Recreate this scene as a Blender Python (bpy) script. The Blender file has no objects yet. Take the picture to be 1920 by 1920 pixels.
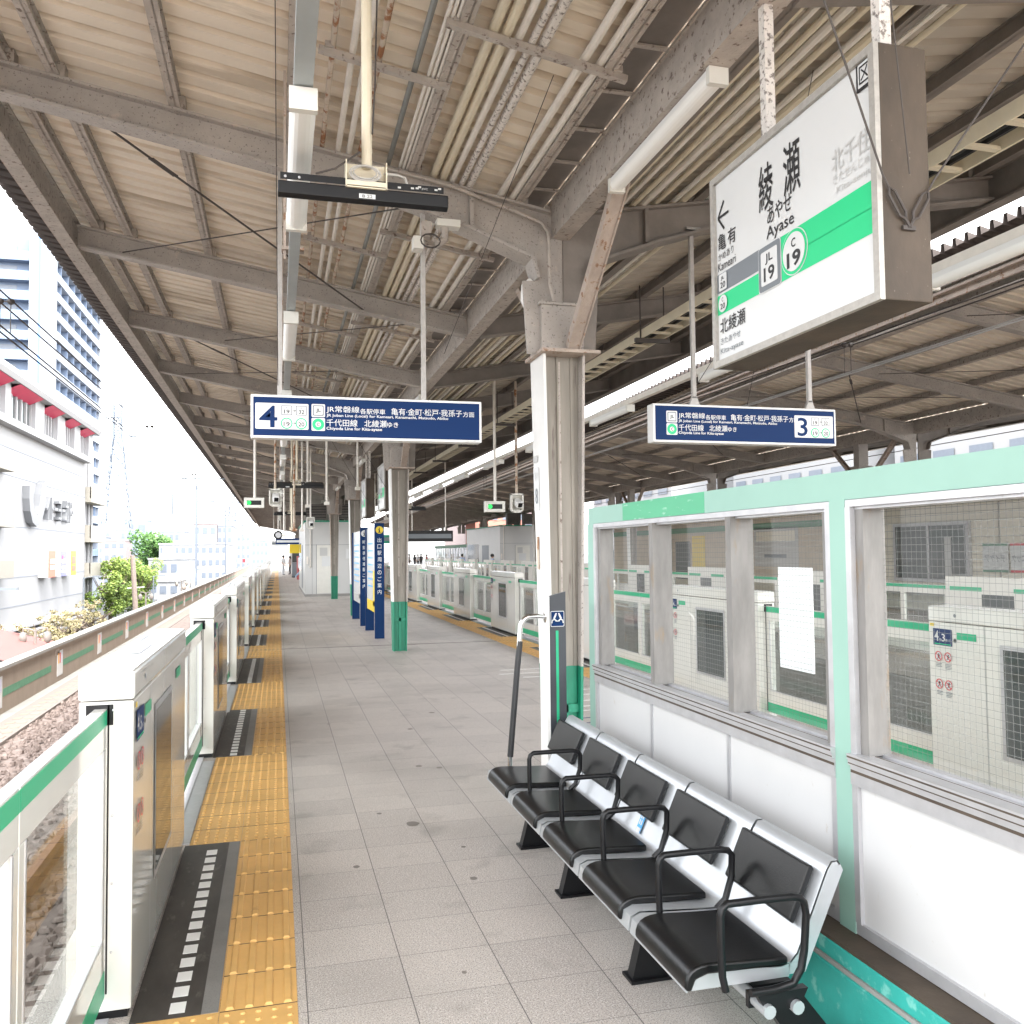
import bpy, math, random
from math import radians, sin, cos, pi, sqrt, floor
from mathutils import Vector, Matrix
random.seed(7)
scn = bpy.context.scene
col = scn.collection

# ---------------------------------------------------------------- camera
cam_d = bpy.data.cameras.new('camera')
cam = bpy.data.objects.new('camera', cam_d); col.objects.link(cam)
_y, _p, _r = .2613, .04485, -.01057
_f = Vector((sin(_y)*cos(_p), cos(_y)*cos(_p), sin(_p)))
_r0 = Vector((cos(_y), -sin(_y), 0)); _u0 = _r0.cross(_f)
_R = _r0*cos(_r)+_u0*sin(_r); _U = _u0*cos(_r)-_r0*sin(_r)
cam.matrix_world = Matrix(((_R.x, _U.x, -_f.x, 0), (_R.y, _U.y, -_f.y, 0), (_R.z, _U.z, -_f.z, 1.72), (0, 0, 0, 1)))
cam_d.sensor_width = 36; cam_d.lens = 1644.5/1920*36
cam_d.clip_start = .05; cam_d.clip_end = 3000
scn.camera = cam
# ---------------------------------------------------------------- light
SUN_EL, SUN_AZ = 62, 158          # azimuth clockwise from +Y (track direction)
w = bpy.data.worlds.new('World'); scn.world = w; w.use_nodes = True
wn = w.node_tree.nodes; wl = w.node_tree.links
sky = wn.new('ShaderNodeTexSky'); sky.sky_type = 'NISHITA'; sky.sun_disc = False
sky.sun_elevation = radians(SUN_EL); sky.sun_rotation = radians(SUN_AZ)
sky.air_density = 1.0; sky.dust_density = 2.0; sky.ozone_density = 1.0
# thin bright cloud veil over the blue
hs = wn.new('ShaderNodeHueSaturation'); hs.inputs['Saturation'].default_value = .0; hs.inputs['Value'].default_value = 1.7; wl.new(sky.outputs[0], hs.inputs['Color'])
h2 = wn.new('ShaderNodeHueSaturation'); h2.inputs['Saturation'].default_value = .4; h2.inputs['Value'].default_value = 1.15; wl.new(sky.outputs[0], h2.inputs['Color'])
tcw = wn.new('ShaderNodeTexCoord'); cn = wn.new('ShaderNodeTexNoise'); cn.inputs['Scale'].default_value = 3.2; cn.inputs['Detail'].default_value = 6; cn.inputs['Roughness'].default_value = .55
mpw = wn.new('ShaderNodeMapping'); mpw.inputs['Scale'].default_value = (1, 1, 2.5); wl.new(tcw.outputs['Generated'], mpw.inputs[0]); wl.new(mpw.outputs[0], cn.inputs['Vector'])
cr = wn.new('ShaderNodeMapRange'); cr.inputs[1].default_value = .34; cr.inputs[2].default_value = .56; wl.new(cn.outputs[0], cr.inputs[0])
mw = wn.new('ShaderNodeMix'); mw.data_type = 'RGBA'; wl.new(cr.outputs[0], mw.inputs['Factor']); wl.new(h2.outputs[0], mw.inputs['A']); wl.new(hs.outputs[0], mw.inputs['B'])
wl.new(mw.outputs['Result'], wn['Background'].inputs[0]); wn['Background'].inputs[1].default_value = .15
sd = bpy.data.lights.new('sun', 'SUN'); sd.energy = .7; sd.angle = radians(10); sd.color = (1, .94, .85)
so = bpy.data.objects.new('sun', sd); col.objects.link(so)
_d = Vector((sin(radians(SUN_AZ))*cos(radians(SUN_EL)), cos(radians(SUN_AZ))*cos(radians(SUN_EL)), sin(radians(SUN_EL))))
so.rotation_euler = _d.to_track_quat('Z', 'Y').to_euler(); so.location = (0, 0, 60)
scn.view_settings.view_transform = 'Standard'; scn.view_settings.look = 'None'
scn.view_settings.exposure = 2.6; scn.view_settings.gamma = 1
scn.cycles.max_bounces = 10; scn.cycles.diffuse_bounces = 5; scn.cycles.glossy_bounces = 4
scn.cycles.transparent_max_bounces = 24; scn.cycles.sample_clamp_indirect = 8
scn.cycles.caustics_reflective = False; scn.cycles.caustics_refractive = False

# ---------------------------------------------------------------- materials
def mat(name, c, rough=.55, metal=0, var=.12, vs=5., patch=None, ps=9., pa=.35, speck=0, ss=120., bump=0, bs=60., coat=0, stretch=(1, 1, 1), spec=.5, emit=0):
    m = bpy.data.materials.new(name); m.use_nodes = True
    N = m.node_tree.nodes; L = m.node_tree.links; b = N['Principled BSDF']
    b.inputs['Roughness'].default_value = rough; b.inputs['Metallic'].default_value = metal
    b.inputs['Specular IOR Level'].default_value = spec
    if coat:
        b.inputs['Coat Weight'].default_value = coat; b.inputs['Coat Roughness'].default_value = .06
    tc = N.new('ShaderNodeTexCoord'); mp = N.new('ShaderNodeMapping'); mp.inputs['Scale'].default_value = stretch
    L.new(tc.outputs['Object'], mp.inputs[0])
    def noise(s, d=4):
        n = N.new('ShaderNodeTexNoise'); n.inputs['Scale'].default_value = s; n.inputs['Detail'].default_value = d
        n.inputs['Roughness'].default_value = .62; L.new(mp.outputs[0], n.inputs['Vector']); return n.outputs[0]
    def mixc(f, a, bb):
        x = N.new('ShaderNodeMix'); x.data_type = 'RGBA'
        if hasattr(f, 'node'): L.new(f, x.inputs['Factor'])
        else: x.inputs['Factor'].default_value = f
        for s, v in ((x.inputs['A'], a), (x.inputs['B'], bb)):
            if hasattr(v, 'node'): L.new(v, s)
            else: s.default_value = (*v, 1)
        return x.outputs['Result']
    def ramp(v, a, bb):
        r = N.new('ShaderNodeMapRange'); L.new(v, r.inputs[0]); r.inputs[1].default_value = a; r.inputs[2].default_value = bb; return r.outputs[0]
    out = None
    if var:
        out = mixc(ramp(noise(vs), .3, .7), tuple(x*(1-var) for x in c), tuple(min(1, x*(1+var)) for x in c))
    if patch:
        out = mixc(ramp(noise(ps, 6), 1-pa-.03, 1-pa+.05), out or c, patch)
    if speck:
        out = mixc(ramp(noise(ss, 2), .62, .66), out or c, tuple(x*(1-speck) for x in c))
    if out: L.new(out, b.inputs['Base Color'])
    else: b.inputs['Base Color'].default_value = (*c, 1)
    if bump:
        bn = N.new('ShaderNodeBump'); bn.inputs['Strength'].default_value = bump; bn.inputs['Distance'].default_value = .01
        L.new(noise(bs), bn.inputs['Height']); L.new(bn.outputs[0], b.inputs['Normal'])
    if emit:
        b.inputs['Emission Color'].default_value = (*c, 1); b.inputs['Emission Strength'].default_value = emit
    return m

def glass(name, tint=(.86, .93, .91), refl=1.0, mesh=0):
    m = bpy.data.materials.new(name); m.use_nodes = True
    N = m.node_tree.nodes; L = m.node_tree.links; N.remove(N['Principled BSDF'])
    t = N.new('ShaderNodeBsdfTransparent'); t.inputs[0].default_value = (*tint, 1)
    g = N.new('ShaderNodeBsdfGlossy'); g.inputs['Roughness'].default_value = .01
    lw = N.new('ShaderNodeLayerWeight'); lw.inputs[0].default_value = .5
    pw = N.new('ShaderNodeMath'); pw.operation = 'POWER'; pw.inputs[1].default_value = 5; L.new(lw.outputs['Facing'], pw.inputs[0])
    mu = N.new('ShaderNodeMath'); mu.operation = 'MULTIPLY_ADD'; mu.inputs[1].default_value = .7*refl; mu.inputs[2].default_value = .07*refl; mu.use_clamp = True; L.new(pw.outputs[0], mu.inputs[0])
    mx = N.new('ShaderNodeMixShader'); L.new(mu.outputs[0], mx.inputs[0]); L.new(t.outputs[0], mx.inputs[1]); L.new(g.outputs[0], mx.inputs[2])
    res = mx.outputs[0]
    if mesh:      # wire cast into the pane
        tc = N.new('ShaderNodeTexCoord'); sp = N.new('ShaderNodeSeparateXYZ'); L.new(tc.outputs['Object'], sp.inputs[0])
        hs = []
        for ax in (1, 2):
            d = N.new('ShaderNodeMath'); d.operation = 'PINGPONG'; d.inputs[1].default_value = mesh/2; L.new(sp.outputs[ax], d.inputs[0])
            lt = N.new('ShaderNodeMath'); lt.operation = 'LESS_THAN'; lt.inputs[1].default_value = .0006; L.new(d.outputs[0], lt.inputs[0]); hs.append(lt.outputs[0])
        mxm = N.new('ShaderNodeMath'); mxm.operation = 'MAXIMUM'; L.new(hs[0], mxm.inputs[0]); L.new(hs[1], mxm.inputs[1])
        df = N.new('ShaderNodeBsdfDiffuse'); df.inputs[0].default_value = (.22, .23, .22, 1)
        m2 = N.new('ShaderNodeMixShader'); L.new(mxm.outputs[0], m2.inputs[0]); L.new(res, m2.inputs[1]); L.new(df.outputs[0], m2.inputs[2]); res = m2.outputs[0]
    L.new(res, N['Material Output'].inputs[0])
    return m

M = {}
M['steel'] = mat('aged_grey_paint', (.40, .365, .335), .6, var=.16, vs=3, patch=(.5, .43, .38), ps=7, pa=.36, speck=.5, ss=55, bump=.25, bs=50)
M['steel2'] = mat('flaking_grey_paint', (.43, .385, .345), .65, var=.15, vs=8, patch=(.16, .12, .1), ps=26, pa=.4, bump=.5, bs=70)
M['eave'] = mat('dirty_shaded_eave_sheet', (.06, .046, .04), .8, var=.25, vs=4)  # dirt and the shade of the underside, both put into this dark colour
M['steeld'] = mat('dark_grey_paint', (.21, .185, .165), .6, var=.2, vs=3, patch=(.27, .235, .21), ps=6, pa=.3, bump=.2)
M['rust'] = mat('rusty_paint', (.42, .35, .3), .75, var=.15, vs=8, patch=(.24, .13, .07), ps=16, pa=.4, bump=.5, bs=40)
M['rustd'] = mat('brown_rust', (.16, .085, .06), .85, var=.25, vs=10, bump=.4)
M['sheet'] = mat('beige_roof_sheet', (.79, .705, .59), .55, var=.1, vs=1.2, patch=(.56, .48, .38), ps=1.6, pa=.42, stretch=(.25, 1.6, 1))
M['sheetd'] = mat('darker_roof_sheet', (.46, .41, .34), .6, var=.14, vs=1.2, stretch=(.35, 1, 1))  # darker copy of the beige sheet, used on the far slope
M['pipe'] = mat('off_white_conduit', (.74, .70, .64), .5, var=.08, vs=8, patch=(.4, .34, .28), ps=18, pa=.28)
M['pipecream'] = mat('cream_conduit', (.68, .61, .47), .45, var=.06, vs=6)
M['pipeflake'] = mat('flaking_conduit', (.7, .66, .62), .7, var=.1, vs=8, patch=(.22, .19, .17), ps=40, pa=.44, bump=.6)
M['pipegrey'] = mat('galvanised_conduit', (.25, .26, .25), .4, .5)
M['piperust'] = mat('rusty_conduit', (.52, .44, .36), .7, var=.1, patch=(.27, .12, .05), ps=9, pa=.48)
M['gutter'] = mat('dark_gutter', (.16, .14, .125), .5, var=.25, vs=2.5, patch=(.27, .24, .2), ps=3, pa=.3)
M['cream'] = mat('cream_gate_paint', (.68, .67, .63), .14, var=.02, vs=2, coat=.6, spec=.6)
M['creamtop'] = mat('white_gate_top', (.82, .82, .8), .3, var=.03, patch=(.68, .68, .67), ps=5, pa=.3)
M['creamm'] = mat('matt_cream_paint', (.68, .67, .62), .45, var=.04)
M['green'] = mat('emerald_stripe', (.02, .4, .2), .35, var=.04)
M['green2'] = mat('deep_green_paint', (.012, .24, .14), .5, var=.2, vs=6, patch=(.006, .1, .06), ps=12, pa=.32, stretch=(1, 1, .3))
M['mint'] = mat('mint_paint', (.25, .42, .355), .5, var=.05, vs=2, patch=(.15, .34, .29), ps=3.3, pa=.22)
M['mintd'] = mat('turquoise_paint', (.03, .36, .31), .55, var=.16, vs=4, patch=(.16, .5, .44), ps=11, pa=.4, bump=.15)
M['alu'] = mat('aluminium', (.5, .5, .515), .4, .5, var=.08, vs=12, patch=(.38, .36, .36), ps=20, pa=.3)
M['aluw'] = mat('weathered_aluminium', (.2, .192, .184), .55, .2, var=.2, vs=14, patch=(.22, .17, .12), ps=10, pa=.36, stretch=(1, 1, .25))
M['white'] = mat('white_panel', (.56, .56, .56), .3, var=.03, vs=1.5, patch=(.47, .44, .4), ps=24, pa=.315, stretch=(1, 1, .6))
M['wpaint'] = mat('white_paint', (.78, .77, .75), .45, var=.04, vs=4, patch=(.6, .54, .45), ps=9, pa=.24)
M['wplastic'] = mat('white_plastic', (.8, .8, .79), .4, var=.02)
M['black'] = mat('black_plastic', (.006, .006, .007), .38, var=.1, spec=.3)
M['seat'] = mat('black_seat', (.0035, .0035, .004), .3, var=.3, vs=9, bump=.08, bs=160, spec=.36)
M['steelw'] = mat('silver_bench_steel', (.5, .52, .54), .36, .55, var=.05, vs=5)
M['chrome'] = mat('polished_steel', (.72, .72, .72), .14, 1, var=.03)
M['navy'] = mat('navy_sign', (.003, .026, .11), .5, var=.02, spec=.15)
M['blue'] = mat('blue_board', (.003, .028, .105), .5, var=.05, spec=.15)
M['signw'] = mat('sign_white', (.66, .67, .67), .25, var=.01)
M['ink'] = mat('black_ink', (.01, .01, .012), .4, var=0)
M['inkg'] = mat('faded_ink', (.5, .5, .49), .4, var=0)
M['grey'] = mat('mid_grey', (.16, .18, .2), .4, var=.02)
M['greenl'] = mat('line_green', (.0, .55, .21), .4, var=0)
M['red'] = mat('sign_red', (.6, .03, .04), .4, var=0)
M['yellow'] = mat('sign_yellow', (.75, .55, .03), .45, var=.03)
M['wood'] = mat('speckled_brown_sign_case', (.062, .045, .031), .65, var=.4, vs=4, patch=(.33, .29, .23), ps=75, pa=.29, stretch=(1, 1, .5), bump=.15)
M['signframe'] = mat('zinc_sign_frame', (.4, .38, .35), .5, .4, var=.12, vs=40)
M['tube'] = mat('lamp_diffuser', (.85, .85, .82), .35, var=.02)
M['wire'] = mat('dark_wire', (.06, .05, .045), .6, var=.1)
M['wirel'] = mat('bright_wire', (.6, .6, .6), .35, .8, var=.05)
M['conc'] = mat('pale_concrete', (.30, .24, .19), .8, var=.09, vs=3, patch=(.26, .21, .17), ps=2.2, pa=.3, stretch=(1, 1, .5), bump=.15)
M['concw'] = mat('white_concrete', (.3, .285, .265), .8, var=.06, vs=3)
M['concg'] = mat('grey_concrete', (.3, .29, .275), .8, var=.12, vs=3, bump=.2)
M['stripe'] = mat('green_stripe_paint', (.09, .25, .15), .6, var=.12, vs=8)
M['glass'] = glass('clear_glass', (.95, .98, .97))
M['wired'] = glass('wired_glass', (.97, .985, .97), 1.0, mesh=.024)
M['dkglass'] = mat('dark_glass', (.07, .08, .08), .05, var=.1, spec=.8)
M['greenlamp'] = mat('lit_green_lamp', (.0, .5, .06), .4, var=0, emit=.35)
M['asphalt'] = mat('asphalt', (.07, .07, .07), .85, var=.15, vs=.3)

# ---------------------------------------------------------------- mesh helpers
def root_of(o):
    while o.parent: o = o.parent
    return o
class MB:
    def __init__(s): s.v = []; s.f = []; s.mi = []; s.cm = 0; s.smooth = False
    def add(s, vs, fs):
        n = len(s.v); s.v += [tuple(v) for v in vs]; s.f += [tuple(i+n for i in f) for f in fs]; s.mi += [s.cm]*len(fs); return s
    def box(s, x0, x1, y0, y1, z0, z1):
        x0, x1 = min(x0, x1), max(x0, x1); y0, y1 = min(y0, y1), max(y0, y1); z0, z1 = min(z0, z1), max(z0, z1)
        return s.add([(x0, y0, z0), (x1, y0, z0), (x1, y1, z0), (x0, y1, z0), (x0, y0, z1), (x1, y0, z1), (x1, y1, z1), (x0, y1, z1)],
                     [(0, 3, 2, 1), (4, 5, 6, 7), (0, 1, 5, 4), (1, 2, 6, 5), (2, 3, 7, 6), (3, 0, 4, 7)])
    def bar(s, p, q, w, h, up=(0, 0, 1)):
        p = Vector(p); q = Vector(q); d = (q-p).normalized(); u = Vector(up)
        if abs(d.dot(u)) > .98: u = Vector((0, 1, 0))
        r = d.cross(u).normalized(); u = r.cross(d)
        c = [r*a*w/2+u*b*h/2 for a, b in ((-1, -1), (1, -1), (1, 1), (-1, 1))]
        return s.add([p+x for x in c]+[q+x for x in c], [(0, 1, 2, 3), (7, 6, 5, 4), (0, 4, 5, 1), (1, 5, 6, 2), (2, 6, 7, 3), (3, 7, 4, 0)])
    def tube(s, pts, r, n=8, caps=True):
        pts = [Vector(p) for p in pts]; rr = r if isinstance(r, (list, tuple)) else [r]*len(pts)
        rings = []; last = None
        for i, p in enumerate(pts):
            a = pts[max(0, i-1)]; b = pts[min(len(pts)-1, i+1)]; d = (b-a).normalized()
            if last is None:
                u = Vector((0, 0, 1)) if abs(d.z) < .9 else Vector((1, 0, 0))
            else: u = last
            x = d.cross(u).normalized(); u = x.cross(d).normalized(); last = u
            rings.append([p+(x*cos(2*pi*k/n)+u*sin(2*pi*k/n))*rr[i] for k in range(n)])
        vs = [v for g in rings for v in g]; fs = []
        for i in range(len(pts)-1):
            for k in range(n):
                fs.append((i*n+k, i*n+(k+1) % n, (i+1)*n+(k+1) % n, (i+1)*n+k))
        if caps: fs += [tuple(range(n))[::-1], tuple((len(pts)-1)*n+k for k in range(n))]
        return s.add(vs, fs)
    def prism(s, prof, a, b, axis):
        """closed 2-D profile swept along axis from a to b; profile axes are the two others in order"""
        n = len(prof)
        def P(t, q): return {'x': (t, q[0], q[1]), 'y': (q[0], t, q[1]), 'z': (q[0], q[1], t)}[axis]
        vs = [P(a, q) for q in prof]+[P(b, q) for q in prof]
        ar = sum(prof[i][0]*prof[(i+1) % n][1]-prof[(i+1) % n][0]*prof[i][1] for i in range(n))
        fl = (ar > 0) ^ (axis == 'y') ^ (b < a)
        fs = [tuple(range(n))[::-1], tuple(range(n, 2*n))]+[(i, (i+1) % n, n+(i+1) % n, n+i) for i in range(n)]
        if not fl: fs = [f[::-1] for f in fs]
        return s.add(vs, fs)
    def quad(s, a, b, c, d): return s.add([a, b, c, d], [(0, 1, 2, 3)])
    def ell(s, c, r, nu=12, nv=8):
        vs = [(c[0], c[1], c[2]-r[2])]
        for j in range(1, nv):
            t = pi*j/nv
            for i in range(nu): vs.append((c[0]+r[0]*sin(t)*cos(2*pi*i/nu), c[1]+r[1]*sin(t)*sin(2*pi*i/nu), c[2]-r[2]*cos(t)))
        vs.append((c[0], c[1], c[2]+r[2])); fs = []
        for i in range(nu): fs.append((0, 1+(i+1) % nu, 1+i))
        for j in range(nv-2):
            for i in range(nu): fs.append((1+j*nu+i, 1+j*nu+(i+1) % nu, 1+(j+1)*nu+(i+1) % nu, 1+(j+1)*nu+i))
        k = 1+(nv-2)*nu
        for i in range(nu): fs.append((k+i, k+(i+1) % nu, len(vs)-1))
        return s.add(vs, fs)
    def build(s, name, mats, parent=None, bevel=0, smooth=False, flipx=None):
        me = bpy.data.meshes.new(name); vs = s.v; fs = s.f
        if flipx is not None:
            vs = [(2*flipx-v[0], v[1], v[2]) for v in vs]; fs = [f[::-1] for f in fs]
        if parent:
            L = root_of(parent).location; vs = [(v[0]-L.x, v[1]-L.y, v[2]-L.z) for v in vs]
        me.from_pydata(vs, [], fs)
        if not isinstance(mats, (list, tuple)): mats = [mats]
        for m in mats: me.materials.append(m)
        me.polygons.foreach_set('material_index', s.mi)
        if smooth:
            me.polygons.foreach_set('use_smooth', [True]*len(fs)); me.set_sharp_from_angle(angle=radians(52))
        me.update()
        o = bpy.data.objects.new(name, me); col.objects.link(o)
        if parent: o.parent = parent
        if bevel:
            b = o.modifiers.new('bevel', 'BEVEL'); b.width = bevel; b.segments = 2; b.limit_method = 'ANGLE'; b.angle_limit = radians(40)
        return o
def tag(o, label, cat, group=None, kind=None):
    o['label'] = label; o['category'] = cat
    if group: o['group'] = group
    if kind: o['kind'] = kind
    return o
def thing(name, label, cat, loc=(0, 0, 0), group=None, rz=0):
    o = bpy.data.objects.new(name, None); col.objects.link(o); o.location = loc; o.rotation_euler.z = rz
    o.empty_display_size = .1
    return tag(o, label, cat, group)
def struct(o): o['kind'] = 'structure'; return o
def copy_tree(o, parent=None):
    c = o.copy(); col.objects.link(c)
    if parent: c.parent = parent
    for ch in list(o.children): copy_tree(ch, c)
    return c
def copy_at(o, loc, label, rz=None):
    c = copy_tree(o); c.location = loc; c['label'] = label
    if rz is not None: c.rotation_euler.z = rz
    return c
ORD = ['first', 'second', 'third', 'fourth', 'fifth', 'sixth', 'seventh', 'eighth', 'ninth', 'tenth', 'eleventh', 'twelfth', 'thirteenth', 'fourteenth', 'fifteenth', 'sixteenth', 'seventeenth', 'eighteenth', 'nineteenth', 'twentieth'] + ['%dth' % k for k in range(21, 60)]

_tc = {}
def text_geo(s, bold=0):
    k = (s, bold)
    if k not in _tc:
        if any(ord(c_) > 0x2000 for c_ in s): bold = min(bold, .006)
        cu = bpy.data.curves.new('t', 'FONT'); cu.body = s; cu.size = 1; cu.offset = bold; cu.resolution_u = 3
        o = bpy.data.objects.new('t', cu); col.objects.link(o)
        dg = bpy.context.evaluated_depsgraph_get(); me = bpy.data.meshes.new_from_object(o.evaluated_get(dg))
        vs = [tuple(v.co) for v in me.vertices]; fs = [tuple(p.vertices) for p in me.polygons]
        bpy.data.objects.remove(o); bpy.data.curves.remove(cu); bpy.data.meshes.remove(me)
        xs = [v[0] for v in vs]; ys = [v[1] for v in vs]; x0, y0 = min(xs), min(ys); sx = max(xs)-x0 or 1; sy = max(ys)-y0 or 1
        _tc[k] = ([((v[0]-x0)/sx, (v[1]-y0)/sy) for v in vs], fs)
    return _tc[k]
class Face:
    """a flat printed face: u to the right, v up, n towards the viewer; shapes gather into one part per name"""
    def __init__(s, o, u, v, parent, step=.0015):
        s.o = Vector(o); s.u = Vector(u); s.w = Vector(v); s.n = s.u.cross(s.w).normalized(); s.parent = parent; s.mb = {}; s.step = step; s.g = 0; s.c = 0
    def P(s, a, b, k): return s.o+s.u*a+s.w*b+s.n*(s.step*k)
    SEP = {'icon_plate', 'icon_ring', 'icon_border', 'line_disc', 'line_disc_inner', 'icon_plate_inner', 'window', 'door', 'notice', 'green_mark', 'sticker_print', 'panel_joint', 'joint', 'top_notice_print'}
    def key(s, name, m, sep=False):
        if sep or name in s.SEP: s.c += 1; return s.mb.setdefault((name, m, -s.c), MB())
        return s.mb.setdefault((name, m, s.g), MB())
    def poly(s, pts, name, m, k=1):
        mb = s.key(name, m); mb.add([s.P(a, b, k) for a, b in pts], [tuple(range(len(pts)))]); return s
    def rect(s, u0, v0, u1, v1, name, m, k=1): return s.poly([(u0, v0), (u1, v0), (u1, v1), (u0, v1)], name, m, k)
    def rrect(s, u0, v0, u1, v1, r, name, m, k=1):
        pts = []
        for cx, cy, a in ((u1-r, v0+r, -90), (u1-r, v1-r, 0), (u0+r, v1-r, 90), (u0+r, v0+r, 180)):
            for i in range(5):
                t = radians(a+22.5*i); pts.append((cx+r*cos(t), cy+r*sin(t)))
        return s.poly(pts, name, m, k)
    def disc(s, cu, cv, r, name, m, k=1, n=24, ry=None):
        ry = ry or r
        return s.poly([(cu+r*cos(2*pi*i/n), cv+ry*sin(2*pi*i/n)) for i in range(n)], name, m, k)
    def ring(s, cu, cv, r, w_, name, m, k=1, n=24):
        mb = s.key(name, m)
        vs = [s.P(cu+q*cos(2*pi*i/n), cv+q*sin(2*pi*i/n), k) for q in (r-w_, r) for i in range(n)]
        mb.add(vs, [(i, n+i, n+(i+1) % n, (i+1) % n)[::-1][::-1] for i in range(n)]); return s
    def line(s, a, b, t, name, m, k=1):
        d = Vector((b[0]-a[0], b[1]-a[1])).normalized(); q = Vector((-d.y, d.x))*t/2
        return s.poly([(a[0]-q.x, a[1]-q.y), (b[0]-q.x, b[1]-q.y), (b[0]+q.x, b[1]+q.y), (a[0]+q.x, a[1]+q.y)], name, m, k)
    def text(s, t, u0, v0, u1, v1, name, m, k=2, bold=.0, mirror=False):
        g, fs = text_geo(t, bold); mb = s.key(name, m, True)
        vs = [s.P(u0+(u1-u0)*((1-x) if mirror else x), v0+(v1-v0)*y, k) for x, y in g]
        mb.add(vs, [f[::-1] for f in fs] if mirror else fs); return s
    def done(s, par=None):
        out = {}
        for (name, m, g_), mb in s.mb.items(): out[(name, m, g_)] = mb.build(name, M[m], par or s.parent)
        return out
CX = 2.07         # centre line of the island platform
# ================================================================ ground, platforms, track
def floor_mat():
    m = bpy.data.materials.new('granite_paving'); m.use_nodes = True
    N = m.node_tree.nodes; L = m.node_tree.links; b = N['Principled BSDF']; b.inputs['Roughness'].default_value = .5
    tc = N.new('ShaderNodeTexCoord'); sp = N.new('ShaderNodeSeparateXYZ'); L.new(tc.outputs['Object'], sp.inputs[0])
    def mth(op, a, bb=None):
        n = N.new('ShaderNodeMath'); n.operation = op
        for i, v in enumerate((a, bb)):
            if v is None: continue
            if hasattr(v, 'node'): L.new(v, n.inputs[i])
            else: n.inputs[i].default_value = v
        return n.outputs[0]
    PX, PY = .392, .3575
    ux = mth('DIVIDE', mth('ADD', sp.outputs[0], -.112+PX*40), PX)
    uy = mth('DIVIDE', mth('ADD', sp.outputs[1], -.246+PY*60), PY)
    def edge(u, hw):
        f = mth('FRACT', u); d = mth('MINIMUM', f, mth('SUBTRACT', 1, f)); return mth('LESS_THAN', d, hw)
    line = mth('MAXIMUM', edge(ux, .0052), mth('MULTIPLY', edge(uy, .005), .75))
    cell = N.new('ShaderNodeCombineXYZ'); L.new(mth('FLOOR', ux), cell.inputs[0]); L.new(mth('FLOOR', uy), cell.inputs[1])
    wn_ = N.new('ShaderNodeTexWhiteNoise'); wn_.noise_dimensions = '2D'; L.new(cell.outputs[0], wn_.inputs['Vector'])
    def noise(s, d=3):
        n = N.new('ShaderNodeTexNoise'); n.inputs['Scale'].default_value = s; n.inputs['Detail'].default_value = d; L.new(tc.outputs['Object'], n.inputs['Vector']); return n.outputs[0]
    def mix(f, a, bb, mode='MIX'):
        x = N.new('ShaderNodeMix'); x.data_type = 'RGBA'; x.blend_type = mode
        for s_, v in ((x.inputs['Factor'], f), (x.inputs['A'], a), (x.inputs['B'], bb)):
            if hasattr(v, 'node'): L.new(v, s_)
            else: s_.default_value = v if not isinstance(v, tuple) else (*v, 1)
        return x.outputs['Result']
    def ramp(v, a, bb):
        r = N.new('ShaderNodeMapRange'); L.new(v, r.inputs[0]); r.inputs[1].default_value = a; r.inputs[2].default_value = bb; return r.outputs[0]
    c = mix(ramp(wn_.outputs[0], 0, 1), (.45, .40, .365), (.535, .475, .43))
    c = mix(ramp(noise(130, 2), .52, .62), c, (.64, .6, .57))
    c = mix(ramp(noise(190, 2), .55, .61), c, (.19, .175, .165))
    c = mix(mth('MULTIPLY', ramp(noise(.8, 5), .48, .72), .6), c, (.29, .26, .235))
    c = mix(mth('MULTIPLY', ramp(noise(2.6, 5), .58, .7), .45), c, (.22, .2, .18))
    c = mix(line, c, (.11, .1, .095))
    L.new(c, b.inputs['Base Color'])
    L.new(ramp(noise(3, 4), .3, .7), b.inputs['Roughness']) if 0 else None
    return m
M['floor'] = floor_mat()
struct(MB().box(-.9, 5.04, -8, 150, -.35, 0).build('platform_floor', M['floor']))
o = MB(); o.box(-.82, 4.96, -8, 150, -1.3, -.35); o.box(-.86, -.82, -8, 150, -.62, -.5); struct(o.build('platform_base', M['concg']))
tag(MB().box(-.895, 5.03, 16.44, 16.5, .0, .004).build('expansion_joint', M['steeld']), 'dark metal expansion joint strip crossing the platform floor', 'joint strip')

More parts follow.
